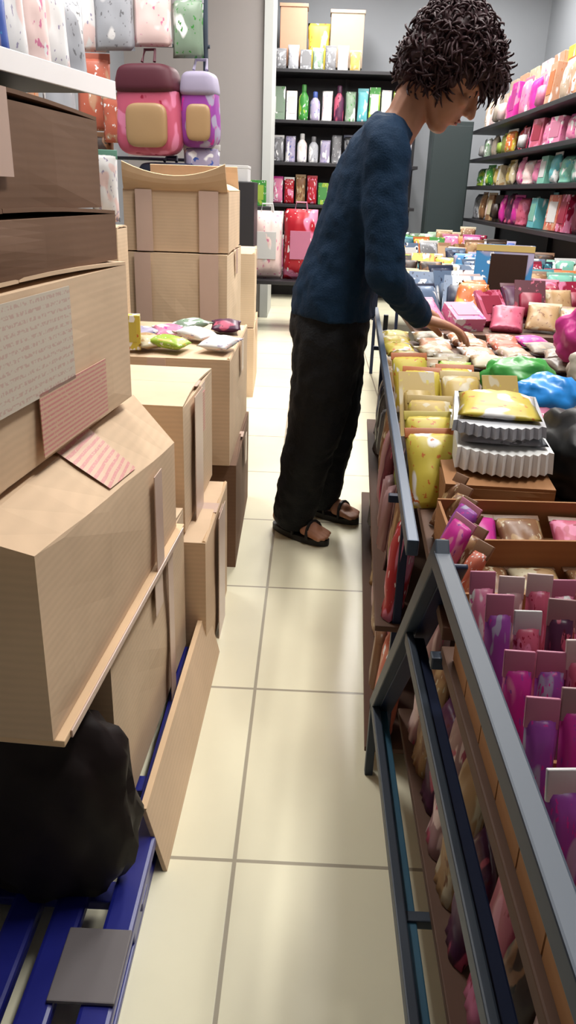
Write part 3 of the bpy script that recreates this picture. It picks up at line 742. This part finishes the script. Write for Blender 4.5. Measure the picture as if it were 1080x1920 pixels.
for bi, (cols, word, hs, ws) in BACK.items():
    n = len(cols); step = min(1.40 / n, .2) if bi != 4 else .12
    for k, c in enumerate(cols):
        kd = random.choice(['packet', 'carton', 'pouch', 'bottle']) if bi in (2, 3) else random.choice(['packet', 'packet', 'carton'])
        s = step / (KINDS[kd]['size'][0] * 1.12)
        goods(kd, c, (-.38 + k * step, 8.60 + random.uniform(-.01, .02), BTZ[bi] + .001), f'{c} {KINDS[kd]["word"]}, {ORD[k]} from the pillar, {word} shelf of the back shelving',
              f'goods on the {word} shelf of the back shelving', rz=R(random.uniform(-8, 8)), rx=R(-4), s=(s, min(s, 1.2), hs * .15 / KINDS[kd]['size'][1] * random.uniform(.72, .95)))
for k, (x, w, c, h) in enumerate([(-.27, .26, 'peach', .50), (.25, .32, 'beige', .46)]):
    tt = thing('storage_box', ('peach box on top of the back shelving next to the pillar', 'beige box on top of the back shelving near the person')[k], 'box', (x, 8.78, 2.2), 0, 'boxes on top of the back shelving')
    bm = bmesh.new(); box(bm, -w / 2, w / 2, -.1, .1, 0, h, .006); link('body', bm, flat_mat(c, .6), tt)
    bm = bmesh.new(); box(bm, -w / 2 - .008, w / 2 + .008, -.108, .108, h, h + .03, .004); link('lid', bm, flat_mat(c, .6), tt)
goods('pouch', 'bright yellow', (-.02, 8.76, 2.162), 'bright yellow bag between the two boxes on top of the back shelving', None, s=(2.2, 1.2, 3.0))

# bags and bins at the foot of the back shelving
def big_bag(label, x, y, w, h, d, c, acc, seed):
    tt = thing('shopping_pack', label, 'bag', (x, y, 0.401), 0, 'large pink packs on the low stand')
    link('bag', pillow_bm(w, h, d, 0, seed, nx=14, nz=18), pack_mat(c, 2), tt, smooth=True)
    bm = bmesh.new(); box(bm, -w * .3, w * .3, -d / 2 - .004, -d / 2 + .004, h * .3, h * .7, .002); link('front_label', bm, flat_mat(acc), tt)
    bm = bmesh.new(); tube(bm, [(-.05, 0, h * .97), (-.04, 0, h + .05), (.04, 0, h + .05), (.05, 0, h * .97)], .007, 8); link('handle', bm, flat_mat(acc), tt)
tt = thing('low_stand', 'low dark stand beneath the large pink packs', 'stand', (0, 0, 0))
bm = bmesh.new(); box(bm, -.52, .36, 6.45, 6.98, .37, .40, .003); link('board', bm, M_blackmetal, tt)
for xx in (-.49, .33):
    for yy in (6.48, 6.97):
        bm = bmesh.new(); box(bm, xx - .015, xx + .015, yy - .015, yy + .015, 0, .37); link('leg', bm, M_blackmetal, tt)
big_bag('large white and pink pack on the low stand by the pillar', -.37, 6.62,   .26, .52, .14, 'pale pink', 'white', 2)
big_bag('large red pack with pink panel on the low stand', -.10, 6.62, .27, .54, .14, 'red', 'pink', 5)
big_bag('large rose pack half hidden behind the person', .17, 6.62, .25, .52, .14, 'crimson', 'pale pink', 8)
sack('plastic_bag', 'small blue bag on the floor before the low stand', .0, 6.30, 0, .11, .08, .20, mat('royal_blue_film', (70, 100, 200), rough=.35), seed=31)
goods('carton', 'green', (-.47, 6.90, .95), 'bright green box perched on the black crate by the pillar', None, s=(1.4, 1.2, 1.5), acc='lime green')
tt = thing('plastic_crate', 'black crate under the bright green box by the pillar', 'crate', (-.52, 6.88, .401))
bm = bmesh.new(); box(bm, -.15, .15, -.09, .09, 0, .548, .008); link('body', bm, M_blackmetal, tt)
bm = bmesh.new(); box(bm, -.16, .16, -.1, .1, .50, .545, .004); link('rim', bm, M_blackmetal, tt)
tt = thing('white_carton', 'white box on the dark plinth in front of the pillar', 'box', (-.60, 6.0, 1.12))
bm = bmesh.new(); box(bm, -.17, .13, -.12, .12, 0, .10, .005); link('body', bm, flat_mat('white'), tt)
bm = bmesh.new(); box(bm, -.172, .132, -.122, .122, .085, .105, .003); link('lid', bm, flat_mat('white'), tt)
tt = thing('display_plinth', 'dark plinth behind the tall carton stack holding a white box', 'plinth', (-.62, 6.0, 0))
bm = bmesh.new(); box(bm, -.20, .20, -.18, .18, 0.06, 1.12, .006); link('body', bm, M_blackmetal, tt)
bm = bmesh.new(); box(bm, -.18, .18, -.16, .16, 0, .06); link('base', bm, M_blackmetal, tt)

# left shelving with white board and pale packs
rzL = -math.atan2(.16, .75)
tl = thing('shelving_unit', 'white-edged shelving above the nearest cartons with pale packs', 'shelving', (-.885, 2.25, 0), rzL)
for z in (.25, .70, 1.10):
    bm = bmesh.new(); box(bm, -.40, .0, -.6, .76, z - .025, z, .003); link('shelf_board', bm, M_blackmetal, tl)
bm = bmesh.new(); box(bm, -.40, -.002, -.6, .80, 1.365, 1.40, .004); link('shelf_board', bm, M_blackmetal, tl)  # board of the white shelf coloured black to paint its shaded underside
bm = bmesh.new(); box(bm, 0.0, .012, -.6, .80, 1.345, 1.402, .002); o = link('front_edge', bm, M_whitemetal, tl); o['label'] = 'white front edge'
bm = bmesh.new(); box(bm, -.415, -.40, -.6, .76, 0, 1.40); link('back_panel', bm, M_blackmetal, tl)
for yy in (-.58, .10, .74):
    bm = bmesh.new(); box(bm, -.40, -.37, yy - .015, yy + .015, 0, 1.35); link('upright', bm, M_blackmetal, tl)
ML = Matrix.Translation((-.885, 2.25, 0)) @ Matrix.Rotation(rzL, 4, 'Z')
def wl(x, y, z): return tuple(ML @ Vector((x, y, z)))
TOPL = ['white', 'pale pink', 'pale pink', 'pale pink', 'white', 'pale pink', 'blue', 'white', 'pale pink', 'white', 'silver']
for k, c in enumerate(TOPL):
    kd = ['pouch', 'packet', 'packet', 'packet', 'pouch', 'carton', 'packet', 'packet', 'pouch', 'packet', 'pouch'][k]
    goods(kd, c, wl(-.10 + random.uniform(-.01, .01), -.50 + k * .122, 1.401), f'{c} {KINDS[kd]["word"]} on the white top board, {ORD[k]} from its near end', 'pale packs on the white top board',
          rz=R(62 + random.uniform(-8, 8)) + rzL, rx=R(-4), s=(1.08, 1.1, random.uniform(1.7, 2.1) if c != 'blue' else 1.15))
for k, c in enumerate(['white', 'pale pink', 'white', 'mint', 'white', 'lavender']):
    goods('packet', c, wl(-.27, -.45 + k * .21, 1.401), f'{c} tall packet at the back of the white board, {ORD[k]} from near end', 'tall packets at the back of the white board', rz=R(70) + rzL, s=(1.9, 1.5, 2.6))
for k, c in enumerate(['teal', 'black', 'teal', 'navy']):
    goods('carton', c, wl(-.12, .0 + k * .19, 1.101), f'{c} box on the dark shelf under the white board, {ORD[k]} from the near end', 'boxes on the dark shelf', rz=R(80) + rzL, s=(1.3, 1.5, 1.3))
carton('small carton behind the yellow box, under a pale packet', -.690, -.605, 2.52, 2.66, .645, .95, 0, M_card_b, group=None, tape='')
goods('packet', 'white', (-.650, 2.58, .963), 'pale white packet standing on the small carton behind the yellow box', None, rz=R(10), s=(.75, 1.0, 1.3), acc='mint')

# hanging rack and bags beyond the shelving
tr = thing('display_rack', 'thin steel rack with bags hanging behind the tall carton stack', 'rack', (0, 0, 0))
bm = bmesh.new(); tube(bm, [(-1.48, 4.02, 0), (-1.48, 4.02, 1.98)], .012); link('post', bm, M_rail, tr)
bm = bmesh.new(); tube(bm, [(-.52, 4.02, 0), (-.52, 4.02, 1.98)], .012)
bpy.data.meshes  # keep
link('post', bm, M_rail, tr)
for z in (1.19, 1.36, 1.66, 1.96):
    bm = bmesh.new(); tube(bm, [(-1.50, 4.02, z), (-.50, 4.02, z)], .008); link('crossbar', bm, M_rail, tr)

def backpack(label, x, y, z, w, h, d, c, top, rz):
    tt = thing('small_backpack', label, 'backpack', (x, y, z), rz)
    def rounded(c3, sz, taper=0.0, e=.45):
        bm = bmesh.new(); bmesh.ops.create_uvsphere(bm, u_segments=28, v_segments=18, radius=1)
        for v in bm.verts:
            q = [math.copysign(abs(t_) ** e, t_) for t_ in v.co]
            v.co = Vector((c3[0] + q[0] * sz[0] / 2 * (1 - taper * q[2]), c3[1] + q[1] * sz[1] / 2, c3[2] + q[2] * sz[2] / 2))
        return bm
    link('body', rounded((0, 0, h * .5), (w, d, h), .10), pack_mat(c, 1), tt, smooth=True)
    link('front_pocket', rounded((w * .05, -d * .5, h * .34), (w * .66, d * .34, h * .5)), flat_mat('tan'), tt, smooth=True)
    link('top_flap', rounded((0, -d * .04, h * .86), (w * .94, d * 1.16, h * .34), .12), flat_mat(top, .6), tt, smooth=True)
    bm = bmesh.new(); tube(bm, [(-.03, 0, h * 1.06), (-.025, .02, h * 1.2), (.025, .02, h * 1.2), (.03, 0, h * 1.06)], .007); link('handle', bm, flat_mat(top, .6), tt)
    return tt
backpack('pink and red backpack with maroon flap hanging from the rack', -.765, 3.93, 1.20, .30, .36, .14, 'rose', 'maroon', R(-14))
backpack('magenta and white backpack hanging at the aisle end of the rack', -.535, 3.94, 1.24, .17, .30, .12, 'violet', 'lavender', R(-10))
backpack('black bag hanging low on the rack under the pink backpack', -.68, 3.95, 1.02, .30, .15, .12, 'black', 'navy', R(-12))
for k, (x, z, c, a, sx, sz) in enumerate([(-.74, 1.64, 'pale pink', 'white', 1.6, 1.6), (-.585, 1.60, 'sage green', 'silver', 1.3, 1.5), (-.91, 1.62, 'silver', 'white', 1.7, 1.8), (-.53, 1.05, 'lavender', 'white', 1.6, 1.3), (-.92, 1.25, 'coral', 'beige', 1.2, 1.3)]):
    goods('packet', c, (x, 3.93, z), ('pale pink packet hanging above the maroon flap', 'sage green packet hanging above the magenta backpack', 'silver packet hanging at the top of the rack by the shelving',
          'lavender clear packet hanging under the magenta backpack', 'coral packet hanging beside the pink backpack')[k], 'packets hanging from the rack', rz=R(-10), s=(sx, 1.2, sz), acc=a)

for ri, (z, word) in enumerate([(1.62, 'top'), (1.30, 'middle'), (1.02, 'low')]):
    for k, c in enumerate([['silver', 'pale pink', 'white'], ['peach', 'silver', 'coral'], ['beige', 'brown', 'dark brown']][ri]):
        goods('packet', c, (-1.36 + .165 * k, 3.985, z), f'{c} large packet, {ORD[k]} from the wall in the {word} row hanging on the rack', 'large packets hanging from the rack', rz=R(-6 + 5 * k), s=(1.42, 1.2, 2.0 if ri < 2 else 1.75))
# small packets on the lid of the third pile
for k, (x, y, c, kd, rz) in enumerate([(-.50, 2.15, 'bright yellow', 'carton', 10), (-.53, 2.31, 'lavender', 'packet', -30), (-.42, 2.20, 'cream', 'packet', 40), (-.34, 2.22, 'lime green', 'packet', 75), (-.41, 2.36, 'pink', 'packet', 15),
        (-.27, 2.20, 'white', 'packet', -20), (-.29, 2.36, 'white', 'packet', 60), (-.26, 2.50, 'plum', 'packet', 5), (-.42, 2.52, 'sage green', 'packet', -50)]):
    lab = f'{c} {KINDS[kd]["word"]} lying on the packet-covered carton' + ('', '', '', ', amid its near edge', '', ', at its near aisle corner', ', behind the other white one', '', '')[k]
    if kd == 'carton': goods(kd, c, (x, y, .65), lab, 'small packets on the carton lid', rz=R(rz), s=(.7, .8, .72), acc='bright yellow')
    else: goods(kd, c, (x, y - .05, .662), lab, 'small packets on the carton lid', rz=R(rz), rx=R(-84), s=(.85, .9, .7))

# ------------------------------------------------------------------ person
def ball(bm, c, r, sub=2, frame=None):
    res = bmesh.ops.create_icosphere(bm, subdivisions=sub, radius=1)
    for v in res['verts']:
        p = Vector((v.co.x * r[0], v.co.y * r[1], v.co.z * r[2])) if isinstance(r, (tuple, list)) else v.co * r
        v.co = (frame @ p if frame else p) + Vector(c)
def chain(bm, pts, rad, seg=14):
    """limb: cones between joints with a ball at every joint"""
    for i, p in enumerate(pts): ball(bm, p, rad[i])
    for i in range(len(pts) - 1):
        a, b = Vector(pts[i]), Vector(pts[i + 1])
        n = 4
        tube(bm, [a.lerp(b, k / n) for k in range(n + 1)], [rad[i] + (rad[i + 1] - rad[i]) * k / n for k in range(n + 1)], seg)
def loft(bm, secs, seg=24):
    """secs: centre, half-depth along x, half-width along y, tilt of the ring about y"""
    rings = []
    for (c, a, b, tilt) in secs:
        m = Matrix.Rotation(tilt, 3, 'Y')
        rings.append([bm.verts.new(Vector(c) + m @ Vector((a * math.cos(2 * PI * k / seg), b * math.sin(2 * PI * k / seg), 0))) for k in range(seg)])
    for p, q in zip(rings, rings[1:]):
        for k in range(seg): bm.faces.new((p[k], p[(k + 1) % seg], q[(k + 1) % seg], q[k]))
    bm.faces.new(rings[0]); bm.faces.new(rings[-1])
def fuse(name, bm, m, voxel, smooth_n=6, parent=None, disp=None):
    bmesh.ops.recalc_face_normals(bm, faces=bm.faces[:])
    me = bpy.data.meshes.new(name + '_raw'); bm.to_mesh(me); bm.free()
    o = bpy.data.objects.new(name + '_raw', me); COL.objects.link(o)
    md = o.modifiers.new('r', 'REMESH'); md.mode = 'VOXEL'; md.voxel_size = voxel
    ms = o.modifiers.new('s', 'SMOOTH'); ms.iterations = smooth_n; ms.factor = .5
    if disp:
        tx = bpy.data.textures.new(name, 'CLOUDS'); tx.noise_scale = disp[1]; tx.noise_depth = 2
        d = o.modifiers.new('d', 'DISPLACE'); d.texture = tx; d.strength = disp[0]; d.mid_level = .5
    dg = bpy.context.evaluated_depsgraph_get(); dg.update()
    out = bpy.data.meshes.new_from_object(o.evaluated_get(dg)); out.name = name
    bpy.data.objects.remove(o)
    for p in out.polygons: p.use_smooth = True
    out.materials.clear(); out.materials.append(m)
    r = bpy.data.objects.new(name, out); COL.objects.link(r)
    if parent: r.parent = parent
    return r

def hand(bm, wrist, d, nrm, thumb_sign, curl=.5):
    """d: from wrist to fingers, nrm: out of the back of the hand"""
    d = Vector(d).normalized(); n = Vector(nrm); n = (n - d * n.dot(d)).normalized(); s = d.cross(n) * thumb_sign   # towards the thumb
    W = Vector(wrist)
    def P(a, b, c): return W + d * a + s * b + n * c
    ks = [.028, .009, -.010, -.028]; kl = [.083, .088, .084, .076]; fl = [(.040, .024, .018), (.044, .028, .019), (.041, .025, .018), (.032, .020, .016)]
    for i in range(4):
        chain(bm, [P(.0, ks[i] * .5, 0), P(kl[i] * .55, ks[i] * .9, .003), P(kl[i], ks[i] * 1.05, .003)], [.015, .0135, .0105], 10)
        p = P(kl[i], ks[i] * 1.05, .003); a = .25 * curl * 2
        pts = [p]; rad = [.0102]
        spread = (ks[i] / .028) * .10
        for j, L in enumerate(fl[i]):
            dr = d * math.cos(a) - n * math.sin(a) + s * spread
            p = p + dr.normalized() * L; pts.append(p); rad.append((.0092, .0084, .0072)[j]); a += curl * (.9, .7, .5)[j]
        chain(bm, pts, rad, 10)
    chain(bm, [P(.012, .014, -.004), P(.040, .036, -.012), P(.066, .046, -.022), P(.086, .044, -.034)], [.015, .0125, .0105, .0082], 10)

person = thing('person', 'person in navy long-sleeved top and black trousers bending over the stall', 'person', (0.03, 2.37, 0))
PO = Vector((0.03, 2.37, 0))
C = Vector((.345, 2.33, 1.368)); yaw = R(-8)
fdir = Vector((.80 * math.cos(yaw), .80 * math.sin(yaw), -.60)).normalized(); side = Vector((0, 0, 1)).cross(fdir).normalized(); up = fdir.cross(side).normalized()
HF = Matrix((fdir, side, up)).transposed()      # local x forward, y left, z up
def H(x, y, z): return C + HF @ Vector((x, y, z))
bm = bmesh.new()
# head
ball(bm, H(-.012, 0, .022), (.098, .076, .092), 3, HF)
ball(bm, H(.030, 0, -.050), (.060, .058, .075), 3, HF)
ball(bm, H(.050, 0, -.108), (.030, .034, .024), 3, HF)      # chin
chain(bm, [H(-.02, .055, -.055), H(.045, .022, -.110)], [.022, .016]); chain(bm, [H(-.02, -.055, -.055), H(.045, -.022, -.110)], [.022, .016])
ball(bm, H(.066, .034, -.032), (.020, .022, .018), 2, HF); ball(bm, H(.066, -.034, -.032), (.020, .022, .018), 2, HF)   # cheeks
chain(bm, [H(.083, 0, .002), H(.098, 0, -.020), H(.108, 0, -.040)], [.009, .011, .0125])                           # nose
ball(bm, H(.096, .012, -.044), .009); ball(bm, H(.096, -.012, -.044), .009)
chain(bm, [H(.076, .040, .014), H(.086, .012, .012)], [.009, .009]); chain(bm, [H(.076, -.040, .014), H(.086, -.012, .012)], [.009, .009])   # brows
ball(bm, H(.083, 0, -.068), (.013, .026, .008), 2, HF); ball(bm, H(.080, 0, -.080), (.013, .022, .009), 2, HF)     # mouth
for sg in (1, -1):
    ball(bm, H(-.008, sg * .077, -.018), (.020, .007, .032), 3, HF); ball(bm, H(-.006, sg * .079, -.042), (.010, .007, .012), 2, HF)      # ears
for sg in (1, -1): ball(bm, H(.067, sg * .031, -.006), (.013, .015, .010), 2, HF)     # upper lids
# neck and trunk
chain(bm, [H(-.045, 0, -.055), (.232, 2.335, 1.255), (.190, 2.34, 1.20)], [.055, .052, .062])
loft(bm, [((.06, 2.36, .72), .09, .15, 0), ((.065, 2.36, .82), .095, .155, R(6)), ((.10, 2.35, .94), .085, .13, R(14)), ((.145, 2.345, 1.08), .088, .15, R(18)), ((.175, 2.34, 1.18), .075, .165, R(24)), ((.20, 2.34, 1.235), .045, .10, R(28))])
RS, RE, RW = (.175, 2.195, 1.185), (.195, 2.135, .875), (.325, 2.30, .742)
LS, LE, LW = (.175, 2.485, 1.185), (.15, 2.58, .90), (.30, 2.66, .745)
chain(bm, [RS, RE, RW], [.048, .036, .024]); chain(bm, [LS, LE, LW], [.048, .036, .024])
hand(bm, (.332, 2.308, .738), (.165, .035, -.045), (.2, 0, 1), -1, .42)
hand(bm, LW, (.17, .0, -.05), (.2, 0, 1), 1, .45)
# legs and feet
KN = (.035, 2.29, .42); AN = (-.030, 2.385, .085)
chain(bm, [(.06, 2.28, .76), KN, AN], [.085, .055, .036]); chain(bm, [(.065, 2.44, .76), (.105, 2.50, .42), (.070, 2.56, .085)], [.085, .055, .036])
for (hx, hy, tx_, ty_) in ((-.068, 2.425, .085, 2.305), (.030, 2.60, .165, 2.515)):
    h_ = Vector((hx, hy, 0)); t_ = Vector((tx_, ty_, 0)); dd = (t_ - h_).normalized(); sd = Vector((-dd.y, dd.x, 0))
    chain(bm, [h_ + Vector((0, 0, .052)), h_ + dd * .07 + Vector((0, 0, .055)), h_ + dd * .145 + Vector((0, 0, .042))], [.030, .030, .024])
    for q in range(5):
        o_ = (q - 2) * .0125
        chain(bm, [h_ + dd * .12 + sd * o_ * .9 + Vector((0, 0, .04)), h_ + dd * (.175 - abs(q - 1.5) * .006) + sd * o_ * 1.25 + Vector((0, 0, .034)), h_ + dd * (.200 - abs(q - 1.5) * .008) + sd * o_ * 1.35 + Vector((0, 0, .030))], [.017, .0105, .0085], 8)
for v in bm.verts: v.co -= PO
fuse('body', bm, M_skin, .0042, 5, person)
# eyes, lips
for sg in (1, -1):
    bm = bmesh.new(); ball(bm, H(.0665, sg * .031, -.010) - PO, .0115, 3); e = link('eye', bm, M_eyew, person, smooth=True)
    bm = bmesh.new(); ball(bm, H(.0757, sg * .0325, -.0135) - PO, (.0030, .0055, .0055), 3, HF); link('iris', bm, M_iris, e, smooth=True)
bm = bmesh.new(); ball(bm, H(.0925, 0, -.069) - PO, (.006, .020, .0045), 3, HF); ball(bm, H(.089, 0, -.079) - PO, (.006, .017, .005), 3, HF); link('lips', bm, M_lip, person, smooth=True)
# top
bm = bmesh.new()
loft(bm, [((.068, 2.36, .735), .125, .185, R(2)), ((.072, 2.36, .80), .122, .18, R(6)), ((.105, 2.35, .93), .108, .158, R(14)), ((.148, 2.345, 1.08), .105, .17, R(18)), ((.176, 2.34, 1.17), .092, .182, R(24)), ((.198, 2.34, 1.232), .066, .12, R(28)), ((.212, 2.337, 1.252), .060, .072, R(28))], 28)
chain(bm, [(.180, 2.20, 1.178), (.185, 2.165, 1.03), RE, (.27, 2.225, .80), (.318, 2.288, .752)], [.064, .060, .052, .044, .040])
chain(bm, [(.180, 2.48, 1.178), (.17, 2.53, 1.03), LE, (.22, 2.615, .83), (.285, 2.65, .762)], [.064, .060, .052, .044, .040])
chain(bm, [(.198, 2.34, 1.215), (.178, 2.25, 1.205), (.180, 2.20, 1.178)], [.058, .062, .064]); chain(bm, [(.198, 2.34, 1.215), (.178, 2.43, 1.205), (.180, 2.48, 1.178)], [.058, .062, .064])
for v in bm.verts: v.co -= PO
fuse('long_sleeved_top', bm, M_shirt, .008, 5, person, (.016, .05))
# trousers
bm = bmesh.new()
loft(bm, [((.062, 2.36, .62), .105, .17, 0), ((.062, 2.36, .70), .118, .178, 0), ((.068, 2.36, .79), .108, .165, R(4))], 28)
chain(bm, [(.062, 2.28, .68), (.050, 2.28, .55), KN, (.0, 2.34, .24), (-.022, 2.378, .085)], [.105, .100, .086, .077, .072])
chain(bm, [(.065, 2.44, .68), (.085, 2.47, .55), (.100, 2.50, .42), (.085, 2.53, .24), (.068, 2.555, .09)], [.105, .098, .084, .074, .068])
for v in bm.verts: v.co -= PO
fuse('trousers', bm, M_trouser, .008, 5, person, (.020, .06))
# sandals
for (hx, hy, tx_, ty_) in ((-.068, 2.425, .085, 2.305), (.030, 2.60, .165, 2.515)):
    h_ = Vector((hx, hy, 0)); t_ = Vector((tx_, ty_, 0)); dd = (t_ - h_).normalized(); sd = Vector((-dd.y, dd.x, 0))
    bm = bmesh.new(); N = 20; o0 = []; o1 = []
    for k in range(N):
        a = 2 * PI * k / N; L = .118; wv = .040 * (1 + .12 * math.cos(a))
        p = h_ + dd * (.085 + L * math.cos(a)) + sd * wv * math.sin(a) - PO
        o0.append(bm.verts.new(p + Vector((0, 0, .001)))); o1.append(bm.verts.new(p + Vector((0, 0, .021))))
    for k in range(N): bm.faces.new((o0[k], o0[(k + 1) % N], o1[(k + 1) % N], o1[k]))
    bm.faces.new(o0); bm.faces.new(o1); sn = link('sandal', bm, M_sandal, person)
    for f_ in (.145, .085):
        bm = bmesh.new(); pts = []
        for k in range(9):
            a = PI * k / 8; pts.append(h_ + dd * (f_ - .01 * math.sin(a)) + sd * .043 * math.cos(a) + Vector((0, 0, .018 + (.052 if f_ > .1 else .07) * math.sin(a))) - PO)
        tube(bm, pts, .0055, 6); link('strap', bm, M_sandal, sn)
# hair: cap plus short curly tufts
bm = bmesh.new()
ball(bm, H(-.028, 0, .052), (.118, .105, .102), 4, HF)
ball(bm, H(-.075, 0, -.005), (.070, .094, .090), 4, HF)
ball(bm, H(.058, 0, .062), (.060, .082, .050), 4, HF)
ball(bm, H(-.03, .058, .0), (.062, .040, .062), 3, HF); ball(bm, H(-.03, -.058, .0), (.062, .040, .062), 3, HF)
pts = []
rng = random.Random(5)
cent = C + HF @ Vector((-.03, 0, .045))
tmp = [(H(-.028, 0, .052), (.118, .105, .102)), (H(-.075, 0, -.005), (.070, .094, .090)), (H(.058, 0, .062), (.060, .082, .050)), (H(-.03, .058, .0), (.062, .040, .062)), (H(-.03, -.058, .0), (.062, .040, .062))]
for v in bm.verts: v.co -= PO
cap = fuse('hair', bm, M_hair, .007, 4, person, (.028, .03))
bm = bmesh.new()
for k in range(3000):
    c, rr = rng.choice(tmp[:3] + [tmp[0]] * 2 + tmp[3:])
    dl = Vector((rng.gauss(0, 1), rng.gauss(0, 1), rng.gauss(0, 1))).normalized()
    p = Vector(c) + HF @ Vector((dl.x * rr[0], dl.y * rr[1], dl.z * rr[2]))
    if any(((HF.transposed() @ (p - Vector(c2))).x / r2[0]) ** 2 + ((HF.transposed() @ (p - Vector(c2))).y / r2[1]) ** 2 + ((HF.transposed() @ (p - Vector(c2))).z / r2[2]) ** 2 < .85 for c2, r2 in tmp if c2 != c): continue
    loc = HF.transposed() @ (p - C)
    if loc.x > .02 and loc.z < .02: continue
    out = (p - cent).normalized()
    ax = Vector((rng.gauss(0, 1), rng.gauss(0, 1), rng.gauss(0, 1))).normalized()
    tan = out.cross(ax).normalized(); L = rng.uniform(.022, .050)
    strand = []
    for j in range(5):
        q = j / 4; strand.append(p - out * .008 + out * L * .55 * math.sin(q * 2.0) + tan * L * q * .9 + Vector((0, 0, -.012 * q * q)) - PO)
    tube(bm, strand, [.0034, .0036, .0032, .0024, .0008], 5)
link('hair_tufts', bm, M_hair, cap, smooth=True)

# ------------------------------------------------------------------ lamps
M_tubeglow, nt, b = new_mat('lamp_diffuser'); b.inputs['Base Color'].default_value = (.9, .9, .9, 1)
b.inputs['Emission Color'].default_value = (1, .97, .92, 1); b.inputs['Emission Strength'].default_value = 6.0
M_lampbody = mat('lamp_housing', (230, 230, 230), rough=.5)
for k, (x, y) in enumerate([(.85, 1.5), (.75, 3.2), (.45, 4.9), (.40, 6.4), (.10, 7.9), (-1.0, 2.9), (1.7, 6.0), (1.6, 7.9)]):  # all out of view; side and rear ones added to brighten walls and goods
    tt = thing('ceiling_light', f'unseen white fluorescent ceiling light, {ORD[k]} along the shop ceiling', 'ceiling light', (x, y, ZC), 0, 'ceiling lights')
    bm = bmesh.new(); box(bm, -.16, .16, -.62, .62, -.06, 0, .005); link('housing', bm, M_lampbody, tt)
    bm = bmesh.new(); box(bm, -.14, .14, -.60, .60, -.075, -.058, .004); link('diffuser', bm, M_tubeglow, tt)
    ld = bpy.data.lights.new('lamp_light', 'AREA'); ld.shape = 'RECTANGLE'; ld.size = .28; ld.size_y = 1.2; ld.energy = 40; ld.color = (1, .978, .94)
    lo = bpy.data.objects.new('lamp_light', ld); COL.objects.link(lo); lo.parent = tt; lo.location = (0, 0, -.085)
w = bpy.data.worlds.new('World'); SC.world = w; w.use_nodes = True
w.node_tree.nodes['Background'].inputs[0].default_value = (.8, .82, .85, 1); w.node_tree.nodes['Background'].inputs[1].default_value = .3

# ------------------------------------------------------------------ camera
F = 1450.0; roll = R(2.0); HC = 1.07
vx, vy = 590 - 540, 360 - 960
ux = vx * math.cos(roll) + vy * math.sin(roll); uy = -vx * math.sin(roll) + vy * math.cos(roll)
pit = math.atan(-uy / F); yw = math.atan(ux * math.cos(pit) / F)
fw = Vector((-math.sin(yw) * math.cos(pit), math.cos(yw) * math.cos(pit), -math.sin(pit)))
r0 = Vector((math.cos(yw), math.sin(yw), 0)); u0 = r0.cross(fw)
rt = r0 * math.cos(roll) + u0 * math.sin(roll); upv = -r0 * math.sin(roll) + u0 * math.cos(roll)
cd = bpy.data.cameras.new('camera'); cam = bpy.data.objects.new('camera', cd); COL.objects.link(cam)
m3 = Matrix((rt, upv, -fw)).transposed().to_4x4(); m3.translation = (0, 0, HC); cam.matrix_world = m3
cd.sensor_fit = 'VERTICAL'; cd.sensor_height = 36.0; cd.sensor_width = 36.0; cd.lens = 36.0 * F / 1920.0; cd.clip_start = .02
SC.camera = cam
vs = SC.view_settings; vs.view_transform = 'Standard'; vs.look = 'None'; vs.gamma = 1.0; vs.use_curve_mapping = False; vs.exposure = 0.30
SC.display_settings.display_device = 'sRGB'
